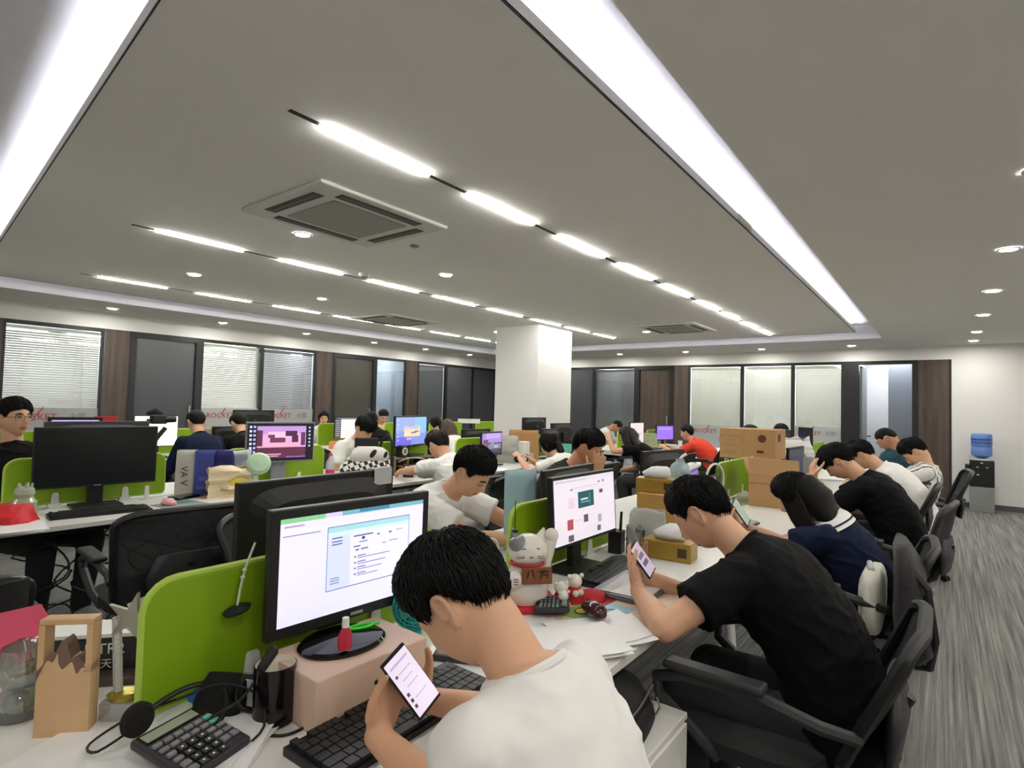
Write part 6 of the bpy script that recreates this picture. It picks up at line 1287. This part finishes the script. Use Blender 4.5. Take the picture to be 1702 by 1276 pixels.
keyboard('black keyboard before the person in orange', -3.70, 8.62, R(90)); b = MB(); b.ball((0, 0, .012), .03, (1.4, .9, .5), 14); tag(b.build('computer_mouse', black_p, loc=(-3.72, 9.05, ZD)), 'black mouse beside the far keyboard', 'mouse')
# cables under the middle bench
rn = random.Random(5)
for k in range(9):
    y = .85+.11*k; x = -3.95+rn.uniform(-.2, .35); pts = [V((x, y, .66))]
    for j in range(6): pts.append(V((x+rn.uniform(-.18, .28), y+rn.uniform(-.18, .18), .56-.1*j)))
    pts += [V((x+.1, y+.1, .012)), V((x+.25, y+.25, .012))]
    sm = smooth_open([tuple(p) for p in pts]); b = MB(); b.tube(sm, .005, 6)
    tag(b.build('hanging_cable', cable), 'black cable hanging in the tangle under the middle bench', 'cable', 'cables under the middle bench')
# left bench and far wall
b = MB(); b.box((0, 0, 0), (.19, .012, .11), bev=.003); tag(b.build('red_card', M('red_print', '#b8302c', .5), loc=(-6.72, 2.05, ZD+.38), rz=R(70), smooth=False), 'red and white card on a stand beside the lilac monitor', 'card'); b = MB(); b.box((0, 0, .16), (.02, .02, .32)); tag(b.build('card_stand', white_p, loc=(-6.72, 2.05, ZD), smooth=False), 'white stand holding the red card', 'stand')
t = thing('camera_gimbal', 'black camera rig with jointed arms beside the person in navy', 'camera rig', (-6.25, 2.30, ZD)); b = MB()
b.tube([(0, 0, 0), (0, 0, .15), (.02, .05, .25), (0, .12, .33)], .022, 8); b.tube([(.02, .05, .25), (.03, -.06, .34), (.02, -.04, .42)], .018, 8); b.build('arm', black_m, t)
b = MB(); b.box((.01, .05, .42), (.08, .14, .09), bev=.012); b.cone((.02, .10, .42), (.04, .2, .42), .035, .03, 16); b.build('camera_body', black_p, t, smooth=False); b = MB(); b.ball((.03, -.05, .12), .07, (.8, 1.4, .7), 12); b.build('mount', black_m, t)
carton('stack of beige papers and boxes right of the person in navy', -6.55, 3.05, ZD, R(15), .2, .16, .30, mat=M('beige_box', '#a79c86', .7, var=.15), name='beige_box')
carton('orange and cream parcel on the left bench before the white list window', -6.5, 4.75, ZD, R(20), .26, .3, .10, mat=M('orange_parcel', '#e08a5a', .6, var=.2), name='parcel', cat='parcel')
carton('white sign board with dark lettering on the green screens left of the column', -6.88, 7.72, ZD+.30, R(-30), .03, .42, .08, mat=white_p, name='sign_board', cat='sign')
t = thing('water_dispenser', 'free-standing water dispenser, black top and grey base, against the white wall', 'water dispenser', (.435, 10.99, 0)); b = MB(); b.bx(-.135, .145, -.15, .15, 0, .37, bev=.008); b.build('base_cabinet', M('silver_grey', '#8f9190', .4, metal=.3), t, smooth=False)
b = MB(); b.bx(-.135, .145, -.15, .15, .372, .76, bev=.01); b.build('tap_housing', black_p, t, smooth=False); b = MB(); b.bx(-.19, -.14, -.17, .02, .39, .69, bev=.004); b.build('open_door', black_p, t, smooth=False)
for x in (-.05, .06): b = MB(); b.box((x, -.165, .66), (.03, .03, .02), bev=.004); b.build('tap', chrome, t, smooth=False)
b = MB(); b.box((0, -.152, .725), (.03, .004, .012)); b.box((-.045, -.152, .55), (.03, .004, .014)); b.build('indicator', white_p, t, smooth=False); b = MB(); b.lathe([(.13, .76), (.135, .775), (.09, .785)], 24, cap=False); b.build('collar', white_p, t)
t = thing('water_bottle', 'blue water cooler bottle upside down on the dispenser', 'bottle', (.44, 10.99, .785)); bl = M('blue_pet', '#6f92d8', .12, alpha=.92, var=.08, vs=6)
b = MB(); b.lathe([(.03, 0), (.06, .012), (.118, .04), (.125, .06), (.125, .15), (.118, .16), (.118, .175), (.125, .185), (.125, .34), (.118, .36), (.10, .372), (.001, .374)], 32); b.build('bottle_body', bl, t)
b = MB()
for z0, z1 in ((.27, .295), (.225, .245)): b.lathe([(.1256, z0), (.1262, z0+.002), (.1262, z1-.002), (.1256, z1)], 32, cap=False)
b.build('label_band', M('blue_label', '#2d50a0', .4), t)
